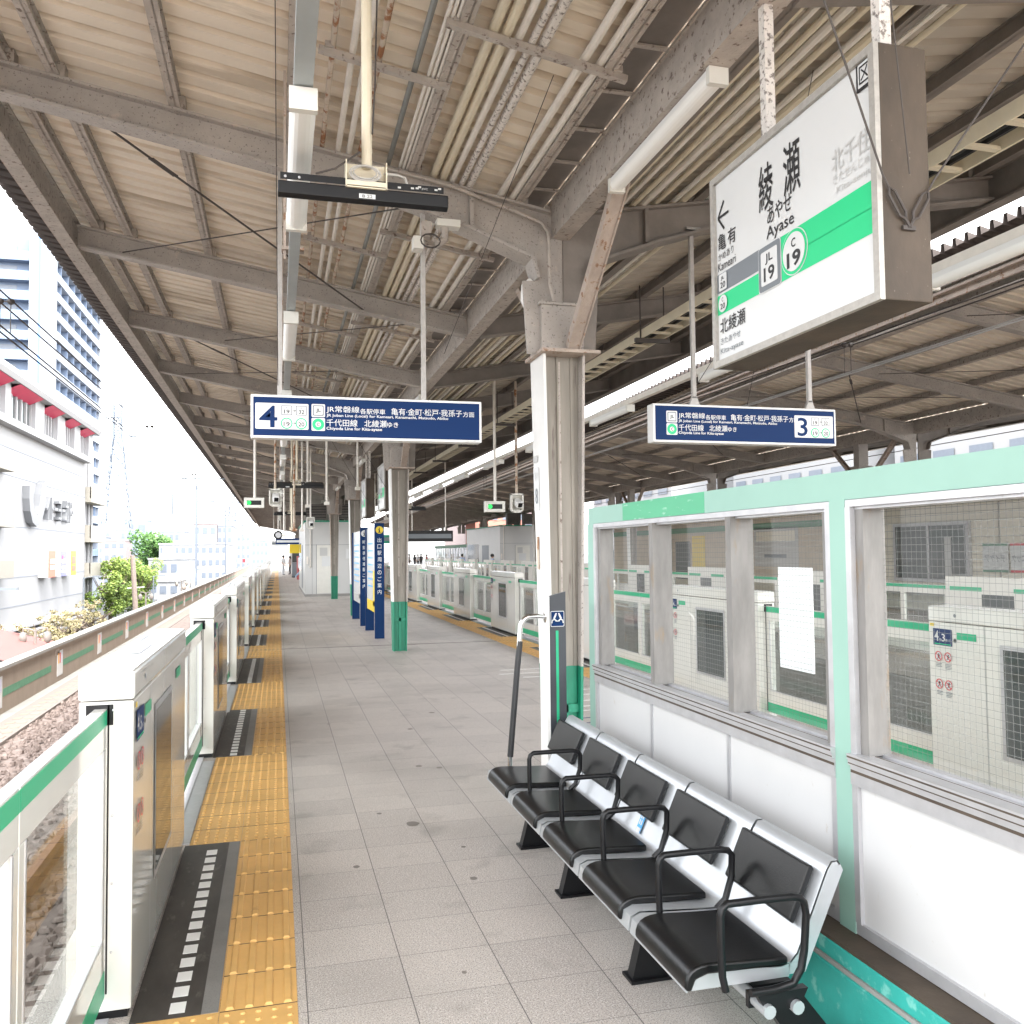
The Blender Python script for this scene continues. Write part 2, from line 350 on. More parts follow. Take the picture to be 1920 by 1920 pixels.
# yellow tactile paving: domes at the doors, bars beside the cabinets
M['tact'] = mat('yellow_tactile_tile', (.66, .385, .13), .5, var=.12, vs=3, patch=(.52, .29, .1), ps=7, pa=.3)
STARTS = [-5.0, -.75, 3.6, 7.92, 12.25, 17.27, 21.6, 25.95, 30.3, 35.3, 39.65, 44, 48.3, 53.3, 57.65, 62, 66.3, 71.3, 75.6, 80]
ENDS = [-2.9, 1.3, 5.52, 10.0, 15.15, 19.4, 23.75, 28.1, 33.2, 37.45, 41.8, 46.15, 51.2, 55.45, 59.8, 64.15, 69.2, 73.45, 77.8, 82]
def is_box(y): return any(a-.1 < y < b+.1 for a, b in zip(STARTS, ENDS))
T_ = .2905
for side in (0, 1):
    mx = (lambda x: x) if side == 0 else (lambda x: 2*CX-x)
    base = MB(); dom = MB(); gap = MB()
    YG = 3.545-33*T_; ny = int((100+6)/T_)
    base.box(mx(-.5), mx(-.21), -6, 100, 0, .003); base.box(mx(-.212+.004), mx(.076), -6, 100, 0, .003)
    for k in range(ny):
        y0 = YG+k*T_
        if y0 < -.5 and side == 0: pass
        bx = is_box(y0+T_/2)
        for cI, (xa, xb) in enumerate(((-.5, -.213), (-.208, .076))):
            if bx and cI == 0: continue
            lim = 34 if side == 0 else 40
            if y0 > lim and not bx: continue
            gap.box(mx(xa), mx(xb), y0-.002, y0+.002, .003, .0042)
            if bx or y0 > 16:
                for j in range(4):
                    xc = xa+(xb-xa)*(j+.5)/4
                    vs = [(mx(xc-.017), y0+.006, .003), (mx(xc+.017), y0+.006, .003), (mx(xc+.017), y0+T_-.006, .003), (mx(xc-.017), y0+T_-.006, .003),
                          (mx(xc-.010), y0+.014, 0.0115), (mx(xc+.010), y0+.014, 0.0115), (mx(xc+.010), y0+T_-.014, 0.0115), (mx(xc-.010), y0+T_-.014, 0.0115)]
                    dom.add(vs, [(4, 5, 6, 7), (0, 1, 5, 4), (1, 2, 6, 5), (2, 3, 7, 6), (3, 0, 4, 7)])
            elif y0 > -1:
                for i in range(5):
                    for j in range(5):
                        xc = xa+(xb-xa)*(i+.5)/5; yc = y0+T_*(j+.5)/5
                        vs = [(mx(xc)+.0125*cos(pi*q/4), yc+.0125*sin(pi*q/4), .003) for q in range(8)]+[(mx(xc)+.0075*cos(pi*q/4), yc+.0075*sin(pi*q/4), .0088) for q in range(8)]
                        dom.add(vs, [(q, (q+1) % 8, 8+(q+1) % 8, 8+q) for q in range(8)]+[tuple(range(8, 16))])
    bb = MB(); bb.v, bb.f, bb.mi = base.v, base.f, base.mi
    bb.add(dom.v, dom.f); bb.cm = 1; bb.add(gap.v, gap.f)
    struct(bb.build('tactile_paving', [M['tact'], M['wood']]))
    # dark rubber strips with white dashes along each cabinet
    dk = MB(); gs = MB(); ds = MB(); ch = MB()
    for a, b in zip(STARTS, ENDS):
        if b < -1: continue
        ks = [k for k in range(ny) if a-.1 < YG+(k+.5)*T_ < b+.1]; a = YG+ks[0]*T_+.003; b = YG+(ks[-1]+1)*T_-.003
        dk.box(mx(-.525), mx(-.275), a, b, .0031, .0055); gs.box(mx(-.275), mx(-.213), a, b, .0031, .0052)
        if a < 36:
            y = a+.03
            while y < b-.08: ds.box(mx(-.392), mx(-.335), y, y+.082, .0056, .0072); y += .128
    for i, (a, b) in enumerate(zip(ENDS[:-1], STARTS[1:])):
        if b < 0: continue
        ch.box(mx(-.60), mx(-.505), a+.1, b-.14, .0005, .006)
    dk.cm = 0
    dk.cm = 1; dk.add(ds.v, ds.f); dk.cm = 2; dk.add(gs.v, gs.f); dk.cm = 3; dk.add(ch.v, ch.f)
    if side == 0:
        M['mat'] = mat('dark_rubber_mat', (.055, .048, .043), .5, var=.3, vs=8, patch=(.1, .09, .08), ps=14, pa=.4, stretch=(1, .4, 1), spec=.3)
        M['granite'] = mat('grey_granite', (.19, .18, .17), .6, var=.1, speck=.5, ss=200)
    struct(dk.build('edge_strip', [M['mat'], M['wpaint'], M['granite'], M['alu']]))
# queue marks on the far side of the platform
q = MB()
for k, y in enumerate((9.0, 9.25, 9.6, 10.0, 10.35, 11.6, 12.0, 12.4)): q.box(3.0+.12*(k % 3), 3.95, y, y+.022, 0, .0035)
struct(q.build('queue_lines', M['wpaint']))
q = MB()
for y in (8.1, 8.35, 8.6): q.box(2.7, 3.9, y, y+.016, 0, .0035)
struct(q.build('queue_lines', M['blue']))
# small dark spots of old gum
q = MB()
for x, y, r in ((.83, 5.62, .045), (1.1, 7.1, .03), (1.25, 7.0, .026), (.65, 5.9, .018), (.42, 4.95, .02), (1.0, 4.6, .022), (1.05, 5.1, .015), (.74, 3.6, .012), (1.25, 8.6, .03), (1.6, 9.4, .035), (.5, 9.1, .02)):
    q.add([(x+r*cos(2*pi*k/12)*(1+.15*sin(5*k)), y+r*1.1*sin(2*pi*k/12), .002) for k in range(12)], [tuple(range(12))])
struct(q.build('floor_stains', M['steeld']))

# track beds
def ballast_mat():
    m = bpy.data.materials.new('brown_ballast'); m.use_nodes = True
    N = m.node_tree.nodes; L = m.node_tree.links; b = N['Principled BSDF']; b.inputs['Roughness'].default_value = .9
    tc = N.new('ShaderNodeTexCoord'); v = N.new('ShaderNodeTexVoronoi'); v.inputs['Scale'].default_value = 15; L.new(tc.outputs['Object'], v.inputs['Vector'])
    r = N.new('ShaderNodeValToRGB'); r.color_ramp.elements[0].color = (.14, .105, .09, 1); r.color_ramp.elements[1].color = (.33, .265, .235, 1)
    L.new(v.outputs['Color'], r.inputs[0]); L.new(r.outputs[0], b.inputs['Base Color'])
    return m
M['ballast'] = ballast_mat()
def ballast(x0, x1, y0, y1, z):
    """ballast bed with a loose top layer of stones near the camera"""
    mb = MB(); mb.box(x0, x1, y0, y1, z-.4, z-.04); rnd = random.Random(3)
    yy = 2.
    n = 9000
    for k in range(n):
        y = 3+(24*(rnd.random()**1.2)); x = rnd.uniform(x0, x1); s = rnd.uniform(.03, .062); zz = z-.03+rnd.uniform(-.015, .02)
        a = rnd.uniform(0, 6.28); ca, sa = cos(a), sin(a)
        P = [(s*rnd.uniform(.7, 1.2), 0), (0, s*rnd.uniform(.6, 1)), (-s*rnd.uniform(.7, 1.2), 0), (0, -s*rnd.uniform(.6, 1))]
        vs = [(x+ca*p-sa*q_, y+sa*p+ca*q_, zz-rnd.uniform(0, .015)) for p, q_ in P]
        tx, ty, th = rnd.uniform(-.3, .3)*s, rnd.uniform(-.3, .3)*s, s*rnd.uniform(.4, .75)
        vs += [(x+tx+.5*(v[0]-x), y+ty+.5*(v[1]-y), zz+th) for v in vs]
        mb.add(vs, [(4, 5, 6, 7)]+[(i, (i+1) % 4, 4+(i+1) % 4, 4+i) for i in range(4)])
    mb.add([(x0, 24, z), (x1, 24, z), (x1, y1, z), (x0, y1, z)], [(0, 1, 2, 3)])
    o = mb.build('ballast', M['ballast']); o['kind'] = 'stuff'; tag(o, 'brown track ballast between platform edge and concrete walkway', 'ballast'); return o
ballast(-4.0, -.86, -8, 170, -1.08)
rb = MB()
for x in (-1.98, -2.92):
    rb.box(x-.035, x+.035, -8, 170, -.93, -.90); rb.box(x-.01, x+.01, -8, 170, -1.02, -.93); rb.box(x-.06, x+.06, -8, 170, -1.04, -1.02)
tag(rb.build('railway_track', M['rustd']), 'rusty pair of rails on the ballast before the parapet', 'rails')
M['slab'] = mat('bright_walkway_slab', (.235, .205, .185), .8, var=.06, vs=3)
struct(MB().box(-4.5, -4.0, -8, 170, -1.5, -1.06).build('walkway_slab', M['slab']))
mk = MB()
for k in range(130):
    for x in (-4.38, -4.2): mk.box(x, x+.13, 8+k*.42, 8+k*.42+.16, -1.06, -1.054)
struct(mk.build('walkway_grips', M['conc']))
struct(MB().box(-4.78, -4.5, -8, 170, -1.5, -1.1).build('walkway_gutter', M['concg']))

# parapet wall with the green stripe
par = thing('parapet_wall', 'long beige concrete parapet with green stripe beyond the near track', 'wall', (-4.8, 0, -1.1))
pm = MB(); pm.box(-4.92, -4.78, 6, 170, -2.2, -.3); pm.build('wall_panel', M['conc'], par)
pm = MB(); pm.box(-4.97, -4.73, 6, 170, -.3, -.24); pm.build('coping', M['concw'], par)
st = MB()
y = 8.
while y < 120:
    st.box(-4.78, -4.776, y+.55, y+4.05, -.80, -.66); y += 4.6
st.build('green_stripe', M['stripe'], par)
pn = [MB(), MB(), MB(), MB()]
for k in range(24):
    y = 8.+4.6*k
    pn[0].box(-4.78, -4.772, y-.02, y+.5, -.98, -.42)
    for j in range(3):
        yy = y+.1+.15*j
        pn[1+j].box(-4.772, -4.769, yy-.04, yy+.045, -.7, -.47)
for mb, nm, mt in zip(pn, ('notice_panel', 'orange_mark', 'red_mark', 'lilac_mark'), (M['signw'], mat('orange_paint', (.75, .36, .05), .5), mat('faded_red', (.6, .12, .12), .5), mat('lilac_paint', (.5, .5, .62), .5))): mb.build(nm, mt, par)
mb = MB(); mb.box(-4.78, -4.772, 21.6, 22.0, -.5, -.36); mb.build('marker_plate', M['rust'], par)

# track 3 bed and street below
b3 = MB(); b3.box(4.96, 9.2, -8, 170, -1.5, -1.1); tag(b3.build('track_bed', M['ballast']), 'brown ballast bed of the track between the two platforms', 'ballast', kind='stuff')
rb = MB()
for x in (6.1, 7.06):
    rb.box(x-.035, x+.035, -8, 170, -.93, -.90); rb.box(x-.01, x+.01, -8, 170, -1.04, -.93)
tag(rb.build('railway_track', M['rustd']), 'rusty rails of the track between the two platforms', 'rails')
struct(MB().box(-600, 900, -120, 1500, -7.6, -7).build('street_ground', M['asphalt']))
struct(MB().box(-13, 40, -60, 170, -7, -1.52).build('viaduct', M['concg'])) if 0 else struct(MB().box(-4.92, 20, -60, 170, -7, -1.52).build('viaduct', M['concg']))

# ================================================================ canopy
def rt(x): return 4.27+.175*(2.05-x)         # top of the rafters
RY = [6.25+3.05*k for k in range(-2, 32)]
can = thing('platform_canopy', 'old butterfly station canopy of beige ribbed sheet on grey steel rafters over the near platform', 'canopy', (CX, 0, 0))
def sheet(side):
    mb = MB(); p = .19; n = int(105/p); prof = []
    for k in range(n):
        y = -1.5+k*p
        prof += [(y, 0), (y+.118, 0), (y+.128, .055), (y+.176, .055)]
    prof.append((-1.5+n*p, 0))
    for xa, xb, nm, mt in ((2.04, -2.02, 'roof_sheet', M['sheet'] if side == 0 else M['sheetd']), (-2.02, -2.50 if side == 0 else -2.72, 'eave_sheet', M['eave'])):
      mb = MB(); vs = []
      for x in (xa, xb):
        for y, dz in prof: vs.append((x, y, rt(x)+.105+dz*(1.9 if x < -2.1 else 1)))
      N_ = len(prof)
      fs = [(i, N_+i, N_+i+1, i+1) for i in range(N_-1)]
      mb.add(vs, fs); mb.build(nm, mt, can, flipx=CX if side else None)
def rafter(y, side, colm):
    mb = MB(); x0, x1 = -1.9, 1.98
    d = .205
    if colm:
        bot = [(x0, rt(x0)-d), (.85, rt(.85)-d-.02), (1.26, 4.12), (1.83, 3.9), (1.87, 3.75), (1.90, 3.2)]
        prof = bot+[(2.05, 3.2), (2.05, rt(2.05)), (x0, rt(x0))]
        mb.prism(prof, y-.012, y+.012, 'y')
        for (a, b) in zip(bot[:-1], bot[1:]): mb.bar((a[0], y, a[1]), (b[0], y, b[1]), .15 if a[0] < 1.2 else .2, .022)
        mb.box(1.36, 1.39, y-.06, y+.06, 4.1, rt(1.4))
    else:
        mb.prism([(x0, rt(x0)-d), (x1, rt(x1)-d), (x1, rt(x1)), (x0, rt(x0))], y-.012, y+.012, 'y')
        mb.bar((x0, y, rt(x0)-d), (x1, y, rt(x1)-d), .13, .02)
    mb.bar((x0, y, rt(x0)-.01), (x1, y, rt(x1)-.01), .13, .02)
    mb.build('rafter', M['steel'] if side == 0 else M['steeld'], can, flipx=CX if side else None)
for side in (0, 1):
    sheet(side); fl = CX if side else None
    st = M['steel'] if side == 0 else M['steeld']; st2 = M['steel2'] if side == 0 else M['steeld']  # far slope takes the darker steel colour
    for k, y in enumerate(RY): rafter(y, side, (k-2) % 3 == 0)
    for x in (-1.72, -1.42, -.67, .10, .95, 1.75):
        mb = MB(); z = rt(x); mb.box(x-.006, x+.006, -1.5, 103, z, z+.1); mb.box(x-.045, x+.03, -1.5, 103, z, z+.012)
        mb.box(x-.045, x+.03, -1.5, 103, z+.092, z+.102)
        for y in RY: mb.box(x+.006, x+.06, y-.05, y+.05, z, z+.09)
        mb.build('purlin', st2, can, flipx=fl)
    mb = MB(); mb.box(-1.955, -1.935, -1.5, 103, 4.72, 5.02); mb.box(-2.01, -1.88, -1.5, 103, 4.70, 4.722); mb.box(-2.0, -1.9, -1.5, 103, 5.0, 5.02); mb.build('eave_beam', st2, can, flipx=fl)
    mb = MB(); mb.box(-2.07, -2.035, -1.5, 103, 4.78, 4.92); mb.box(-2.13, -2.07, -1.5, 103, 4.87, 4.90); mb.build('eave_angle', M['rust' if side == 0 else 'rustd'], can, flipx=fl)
mb = MB(); mb.box(2.0, 2.02, -1.5, 103, 4.08, 4.36); mb.box(2.02, 2.14, -1.5, 103, 4.08, 4.10); mb.box(1.985, 2.0, -1.5, 103, 4.345, 4.36); mb.box(2.12, 2.14, -1.5, 103, 4.10, 4.36); mb.box(2.02, 2.12, -1.5, 103, 4.34, 4.36)
for y in RY: mb.box(1.955, 2.0, y-.006, y+.006, 4.085, 4.34)
mb.build('valley_girder', M['steel2'], can)
mb = MB(); mb.prism([(1.77, 4.50), (1.80, 4.385), (1.995, 4.385), (1.995, 4.40), (1.812, 4.40), (1.785, 4.50)], -1.5, 103, 'y'); mb.prism([(2.145, 4.385), (2.34, 4.385), (2.37, 4.50), (2.355, 4.50), (2.33, 4.40), (2.145, 4.40)], -1.5, 103, 'y'); mb.build('valley_gutter', M['gutter'], can)
mb = MB(); y = -1.
while y < 60:
    mb.bar((1.765, y, 4.49), (1.792, y, 4.374), .03, .012, (0, 1, 0)); mb.bar((1.792, y, 4.374), (1.998, y, 4.374), .03, .012)
    mb.bar((2.375, y, 4.49), (2.348, y, 4.374), .03, .012, (0, 1, 0)); mb.bar((2.348, y, 4.374), (2.145, y, 4.374), .03, .012)
    y += .47
mb.build('gutter_strap', M['steel2'], can)['kind'] = 'stuff'
# sway rods with turnbuckles between the rafters
rods = MB()
for k in range(3, 16):
    y0, y1 = RY[k-1], RY[k]
    if (k % 2) == 1:
        rods.tube([(-1.2, y0, rt(-1.2)-.19), (.9, y1, rt(.9)-.19)], .0085, 6); rods.tube([(1.1, y0, rt(1.1)-.16), (-1.5, y1, rt(-1.5)-.16)], .0055, 6)
    else:
        rods.tube([(1.6, y0, rt(1.6)-.14), (-.7, y1, rt(-.7)-.14)], .0055, 6)
    for f in (.2, .23):
        x = -1.2+2.1*.22
rods.build('sway_rod', M['wire'], can)
for k in range(3, 12, 2):
    tb = MB()
    y0, y1 = RY[k-1], RY[k]
    p = Vector((-1.2, y0, rt(-1.2)-.19)); q_ = Vector((.9, y1, rt(.9)-.19)); d = (q_-p).normalized()
    for s in (-.016, .016): tb.tube([p+d*.55+Vector((s, 0, 0)), p+d*.8+Vector((s, 0, 0))], .006, 6)
    for q__ in (.55, .8): tb.bar(p+d*q__-Vector((.02, 0, 0)), p+d*q__+Vector((.02, 0, 0)), .012, .012)
    tb.build('turnbuckle', M['wire'], can)

# ---------------------------------------------------------------- columns of the near platform
def column(y, name_label, full=True, rusty=False):
    t = thing('steel_column', name_label, 'column', (CX, y, 0))
    yc = y+.1
    def hw(z): return .115+.05*z/3.2
    def hd(z): return .13+.04*z/3.2
    def plate(mb, sx, z0, z1, th=.02):
        a, b = hw(z0), hw(z1); d0, d1 = hd(z0), hd(z1)
        vs = [(CX+sx*(a-th), yc-d0, z0), (CX+sx*a, yc-d0, z0), (CX+sx*a, yc+d0, z0), (CX+sx*(a-th), yc+d0, z0),
              (CX+sx*(b-th), yc-d1, z1), (CX+sx*b, yc-d1, z1), (CX+sx*b, yc+d1, z1), (CX+sx*(b-th), yc+d1, z1)]
        fs = [(0, 3, 2, 1), (4, 5, 6, 7), (0, 1, 5, 4), (1, 2, 6, 5), (2, 3, 7, 6), (3, 0, 4, 7)]
        mb.add(vs, fs if sx > 0 else [f[::-1] for f in fs])
    zg = .86
    g = MB(); plate(g, -1, .0, zg); plate(g, 1, 0, zg); g.box(CX-.10, CX+.10, yc-.07, yc+.07, 0, zg); g.box(CX-.02, CX+.02, yc-.1, yc-.07, 0, zg); g.box(CX-.115, CX+.115, yc-.1, yc-.07, .52, .58)
    g.build('green_base', M['green2'], t)
    g = MB(); plate(g, -1, zg, 3.2); g.build('flange', M['wpaint'] if not rusty else M['rust'], t)
    g = MB(); plate(g, 1, zg, 3.2)
    g.build('flange', M['steel'], t)
    g = MB(); a, b = hw(zg)-.02, hw(3.2)-.02
    for (w0, w1, dd) in ((a, b, .07),):
        g.add([(CX-w0, yc-dd, zg), (CX+w0, yc-dd, zg), (CX+w0, yc+dd, zg), (CX-w0, yc+dd, zg), (CX-w1, yc-dd, 3.2), (CX+w1, yc-dd, 3.2), (CX+w1, yc+dd, 3.2), (CX-w1, yc+dd, 3.2)],
              [(0, 3, 2, 1), (4, 5, 6, 7), (0, 1, 5, 4), (1, 2, 6, 5), (2, 3, 7, 6), (3, 0, 4, 7)])
    g.box(CX-.035, CX-.022, yc-.085, yc-.07, zg, 3.2); g.box(CX+.075, CX+.1, yc-.078, yc-.07, zg, 3.2)
    g.build('web', mat('streaked_column_paint', (.27, .245, .21), .6, var=.2, vs=5, patch=(.16, .13, .11), ps=7, pa=.38, stretch=(3, 1, .25)) if 'streak' not in M else M['streak'], t)
    g = MB(); g.box(CX-.022, CX-.004, yc-.078, yc-.07, 1.3, 3.15); g.build('seam', M['steel2'], t)
    g = MB(); g.box(CX-.20, CX+.26, yc-.25, yc+.2, 3.19, 3.215); g.build('collar', M['rust'], t)
    g = MB(); g.box(CX-.17, CX+.16, yc-.16, yc+.15, 3.215, 3.56); g.box(CX-.19, CX+.18, yc-.18, yc+.17, 3.56, 3.58); g.box(CX-.12, CX+.12, yc-.1, yc+.1, 3.58, 4.085); g.build('capital', M['steel'], t)
    for s in ((-1, 1) if full else ()):
        br = MB(); p = Vector((CX+.06, yc+s*1.2, 4.075)); q_ = Vector((CX+.06, yc+s*.2, 3.22))
        br.bar(p, q_, .10, .016); br.bar(p+Vector((.045, 0, .02)), q_+Vector((.045, 0, .02)), .012, .07); br.bar(p+Vector((-.045, 0, .02)), q_+Vector((-.045, 0, .02)), .012, .07)
        br.build('knee_brace', M['rust'], t)
    return t
M['streak'] = mat('streaked_column_paint', (.27, .245, .21), .6, var=.2, vs=5, patch=(.16, .13, .11), ps=7, pa=.38, stretch=(3, 1, .25))
c1 = column(6.25, 'nearest tall steel column behind the bench, with a plate reading 8')
fc = Face((CX-.117, 6.55, 0), (0, -1, 0), (-.0156, 0, 1), c1)
fc.rect(.05, 2.03, .19, 2.36, 'number_plate', 'signw', 2).rect(.05, 2.40, .17, 2.45, 'tape_patch', 'inkg', 2)
fc.text('8', .09, 2.08, .155, 2.2, 'number', 'grey', 4, bold=.01).text('鉄骨', .08, 2.26, .165, 2.325, 'number', 'inkg', 4)
fc.rect(.085, 1.58, .15, 1.83, 'peeled_paint', 'piperust', 2)
fc.done()
column(15.4, 'second grey steel column with white flange and green foot beside the blue information boards')
column(24.55, 'third grey steel column with green foot behind the blue information boards')
column(33.7, 'fourth column of rusty paired rails standing before the white booth', rusty=True)
for k, lab in ((4, 'distant grey column just past the white booth'), (5, 'far grey column beyond the booth, second past it'), (6, 'far grey column near the standing people'), (7, 'farthest visible grey column down the platform')): column(6.25+9.15*k, lab, False)
# ================================================================ platform gates
def fx(side, x): return x if side == 0 else 2*CX-x
def cabinet(side, y0, y1, num, label, detail=2):
    t = thing('gate_cabinet', label, 'platform gate cabinet', (fx(side, -.62), (y0+y1)/2, 0), 'cabinets of the platform gates along track %d' % (4 if side == 0 else 3))
    fl = CX if side else None
    mb = MB(); mb.box(-.715, -.525, y0, y1, .035, 1.172); b = mb.build('body', M['cream'], t, bevel=.006, flipx=fl)
    mb = MB(); mb.box(-.719, -.521, y0-.003, y1+.003, 1.176, 1.285); mb.build('top_cover', M['cream'], t, bevel=.012, flipx=fl)
    mb = MB(); mb.box(-.70, -.54, y0+.02, y1-.02, 1.2855, 1.288); mb.build('top_plate', M['creamtop'], t, flipx=fl)
    mb = MB(); mb.box(-.70, -.54, y0+.02, y1-.02, 0, .035); mb.build('plinth', M['black'], t, flipx=fl)
    o = (-.5225, y0, 0) if side == 0 else (fx(1, -.5225), y1, 0)
    u = (0, 1, 0) if side == 0 else (0, -1, 0)
    f = Face(o, u, (0, 0, 1), t, .0012); W = y1-y0
    # front window and joints
    wa, wb = (.62, 1.06) if side == 0 else (W*.36, W*.36+.62)
    if side == 0: wb = min(W-.5, 1.2)
    f.rect(wa-.03, .30, wb+.03, 1.06, 'window_frame', 'alu', 1).rect(wa, .33, wb, 1.03, 'front_window', 'dkglass', 2)
    f.rect(wa-.16, .05, wa-.156, 1.17, 'joint', 'grey', 1).rect(wb+.12, .05, wb+.124, 1.17, 'joint', 'grey', 1)
    f.rect(.28, 1.06, .46, 1.11, 'green_mark', 'green', 1).rect(W-.5, 1.06, W-.3, 1.11, 'green_mark', 'green', 1)
    if detail:
        f.rect(.05, 1.005, .235, 1.125, 'number_plate', 'navy', 2).rect(.06, 1.012, .225, 1.018, 'plate_line', 'greenl', 3)
        f.text(num[0], .065, 1.035, .105, 1.11, 'numerals', 'signw', 3, bold=.01).text(num[1], .135, 1.035, .168, 1.09, 'numerals', 'signw', 3, bold=.01)
        f.text('号車', .108, 1.037, .132, 1.055, 'numerals', 'signw', 3).text('番ドア', .172, 1.037, .222, 1.055, 'numerals', 'signw', 3)
        f.disc(.265, 1.05, .017, 'lens_ring', 'grey', 2, 16).disc(.265, 1.05, .011, 'lens', 'black', 3, 14)
        f.rect(.02, 1.14, .06, 1.16, 'yellow_sticker', 'yellow', 2).rect(.13, 1.185, .42, 1.187, 'hatch_edge', 'grey', 3).rect(.13, 1.255, .42, 1.257, 'hatch_edge', 'grey', 3)
        f.disc(.27, 1.228, .014, 'keyhole', 'grey', 3, 12)
        for i in range(2):
            for j in range(2):
                cu, cv = .10+.092*i, .925-.2*j; f.g = 1+i+2*j
                f.disc(cu, cv, .034, 'sign_disc', 'signw', 2, 20).ring(cu, cv, .036, .007, 'prohibition_ring', 'red', 4, 20)
                f.disc(cu+.003, cv+.015, .006, 'figure', 'ink', 3, 8).line((cu, cv+.01), (cu-.004+.006*i, cv-.008), .011, 'figure', 'ink', 3)
                f.line((cu-.002, cv-.006), (cu-.012, cv-.022), .006, 'figure', 'ink', 3).line((cu, cv-.006), (cu+.012, cv-.02), .006, 'figure', 'ink', 3).line((cu, cv+.006), (cu+.018, cv-.002+.01*j), .005, 'figure', 'ink', 3)
                f.line((cu-.022, cv+.022), (cu+.022, cv-.022), .006, 'prohibition_ring', 'red', 5)
                for q in range(4 if i else 3): f.rect(cu-.03, cv-.055-.011*q, cu+.03-.008*(q % 2), cv-.050-.011*q, 'small_print', 'grey', 2)
    f.done()
    if detail > 1:
        # end face towards the camera: slot, bolts, seam
        e = MB(); e.box(-.69, -.595, y0-.002, y0, 1.085, 1.162); e.box(-.6145, -.6085, y0-.002, y0, .10, 1.162); e.build('door_slot', M['black'], t, flipx=fl)
        e = MB()
        for z in (.25, .5, .75, 1.14): e.ell((-.595, y0-.001, z), (.005, .004, .005), 8, 6)
        e.build('bolt', M['alu'], t, flipx=fl)
        e = Face((-.70, y0+.02, 1.2885), (1, 0, 0), (0, 1, 0), t, .0008) if side == 0 else None
        if e:
            e.rect(.04, .55, .12, .95, 'top_notice', 'grey', 1).rect(.05, .57, .11, .72, 'top_notice_print', 'creamtop', 2).rect(.05, .76, .11, .92, 'top_notice_print', 'creamtop', 2)
            e.rect(.02, 1.15, .04, 1.5, 'top_slot', 'grey', 1).disc(.06, .2, .045, 'top_sensor', 'inkg', 1); e.done()
    return t
def gate(side, y0, y1, label, detail=1):
    t = thing('sliding_gate', label, 'platform gate', (fx(side, -.64), (y0+y1)/2, 0), 'sliding gates along track %d' % (4 if side == 0 else 3))
    fl = CX if side else None; ym = (y0+y1)/2
    x0, x1 = -.662, -.618
    for a, b in ((y0+.002, ym-.003), (ym+.003, y1-.002)):
        mb = MB(); mb.box(x0, x1, a, b, 1.0, 1.147); mb.box(x0, x1, a, b, .085, .30)
        mb.box(x0, x1, a, a+.055, .30, 1.0); mb.box(x0, x1, b-.055, b, .30, 1.0)
        lf = mb.build('gate_leaf', M['cream'], t, bevel=.003, flipx=fl)
        mb = MB(); mb.box(-.643, -.637, a+.05, b-.05, .295, 1.005); mb.build('glass_pane', M['glass'], lf, flipx=fl)
        mb = MB(); mb.box(x1, x1+.0015, a+.001, b-.001, 1.085, 1.141); mb.build('green_stripe', M['green'], lf, flipx=fl)
        mb = MB(); mb.box(x1, x1+.0015, a+.001, b-.001, .09, .185); mb.build('green_kick_stripe', M['green'], lf, flipx=fl)
        mb = MB(); mb.box(x1-.004, x1+.002, a+.05, a+.062, .3, 1.0); mb.box(x1-.004, x1+.002, b-.062, b-.05, .3, 1.0); mb.box(x1-.004, x1+.002, a+.05, b-.05, .3, .312); mb.build('glazing_bead', M['alu'], lf, flipx=fl)
    mb = MB(); mb.box(-.68, -.60, y0, y1, .0, .012); mb.build('sill_rail', M['alu'], t, flipx=fl)
    return t
for side in (0, 1):
    edge = "near row" if side == 0 else "row across the platform"
    n = 0
    for i, (a, b) in enumerate(zip(STARTS, ENDS)):
        if a < 3: continue
        if a > 68: break
        num = ('4', '5') if side == 0 else (('4', '3') if i == 2 else ('4', '4') if i == 3 else ('5', str(1+(i % 4))))
        if side == 0 and i == 1: n += 0
        cabinet(side, a, b, num, '%s white gate cabinet in the %s, counted away from the camera' % (ORD[n], edge), 2 if a < 20 else 0); n += 1
    n = 0
    for a, b in zip(ENDS[:-1], STARTS[1:]):
        if b < (2 if side == 0 else 7) or a > 66: continue
        gate(side, a, b, '%s pair of glazed gates in the %s, counted from the camera' % (ORD[n], edge)); n += 1

# ================================================================ glazed screen wall behind the bench
ws = thing('screen_wall', 'mint green framed screen wall with wired glass windows and white lower panels behind the bench', 'screen wall', (2.05, 3, 0))
Y0, Y1 = -3.2, 5.50
mb = MB(); mb.box(1.87, 2.15, Y0, Y1-.1, 0, .26); mb.box(1.888, 2.14, Y0, Y1-.1, .275, .335); mb.build('concrete_base', M['mintd'], ws, bevel=.004)
mb = MB(); mb.box(1.88, 2.14, Y0, Y1-.1, .26, .275); mb.build('base_joint', M['concg'], ws)
mb = MB(); mb.box(1.892, 2.13, Y0, Y1-.1, .335, .347); mb.build('base_ledge', M['wood'], ws)
mb = MB(); mb.box(1.997, 2.125, Y0, Y1, 1.895, 2.0); mb.build('top_beam', M['mint'], ws)
mb = MB(); mb.box(1.9955, 1.997, 3.86, 4.9, 1.897, 1.999); mb.build('repainted_patch', mat('fresh_green_patch', (.08, .38, .21), .5, var=.05, patch=(.34, .55, .45), ps=13, pa=.37, stretch=(1, .5, 2)), ws)
for yp, wd in ((5.40, .1), (2.765, .092), (.1, .092), (-2.6, .092)):
    mb = MB(); mb.box(1.99, 2.13, yp, yp+wd, .347, 1.896); mb.build('post', M['mint'], ws)
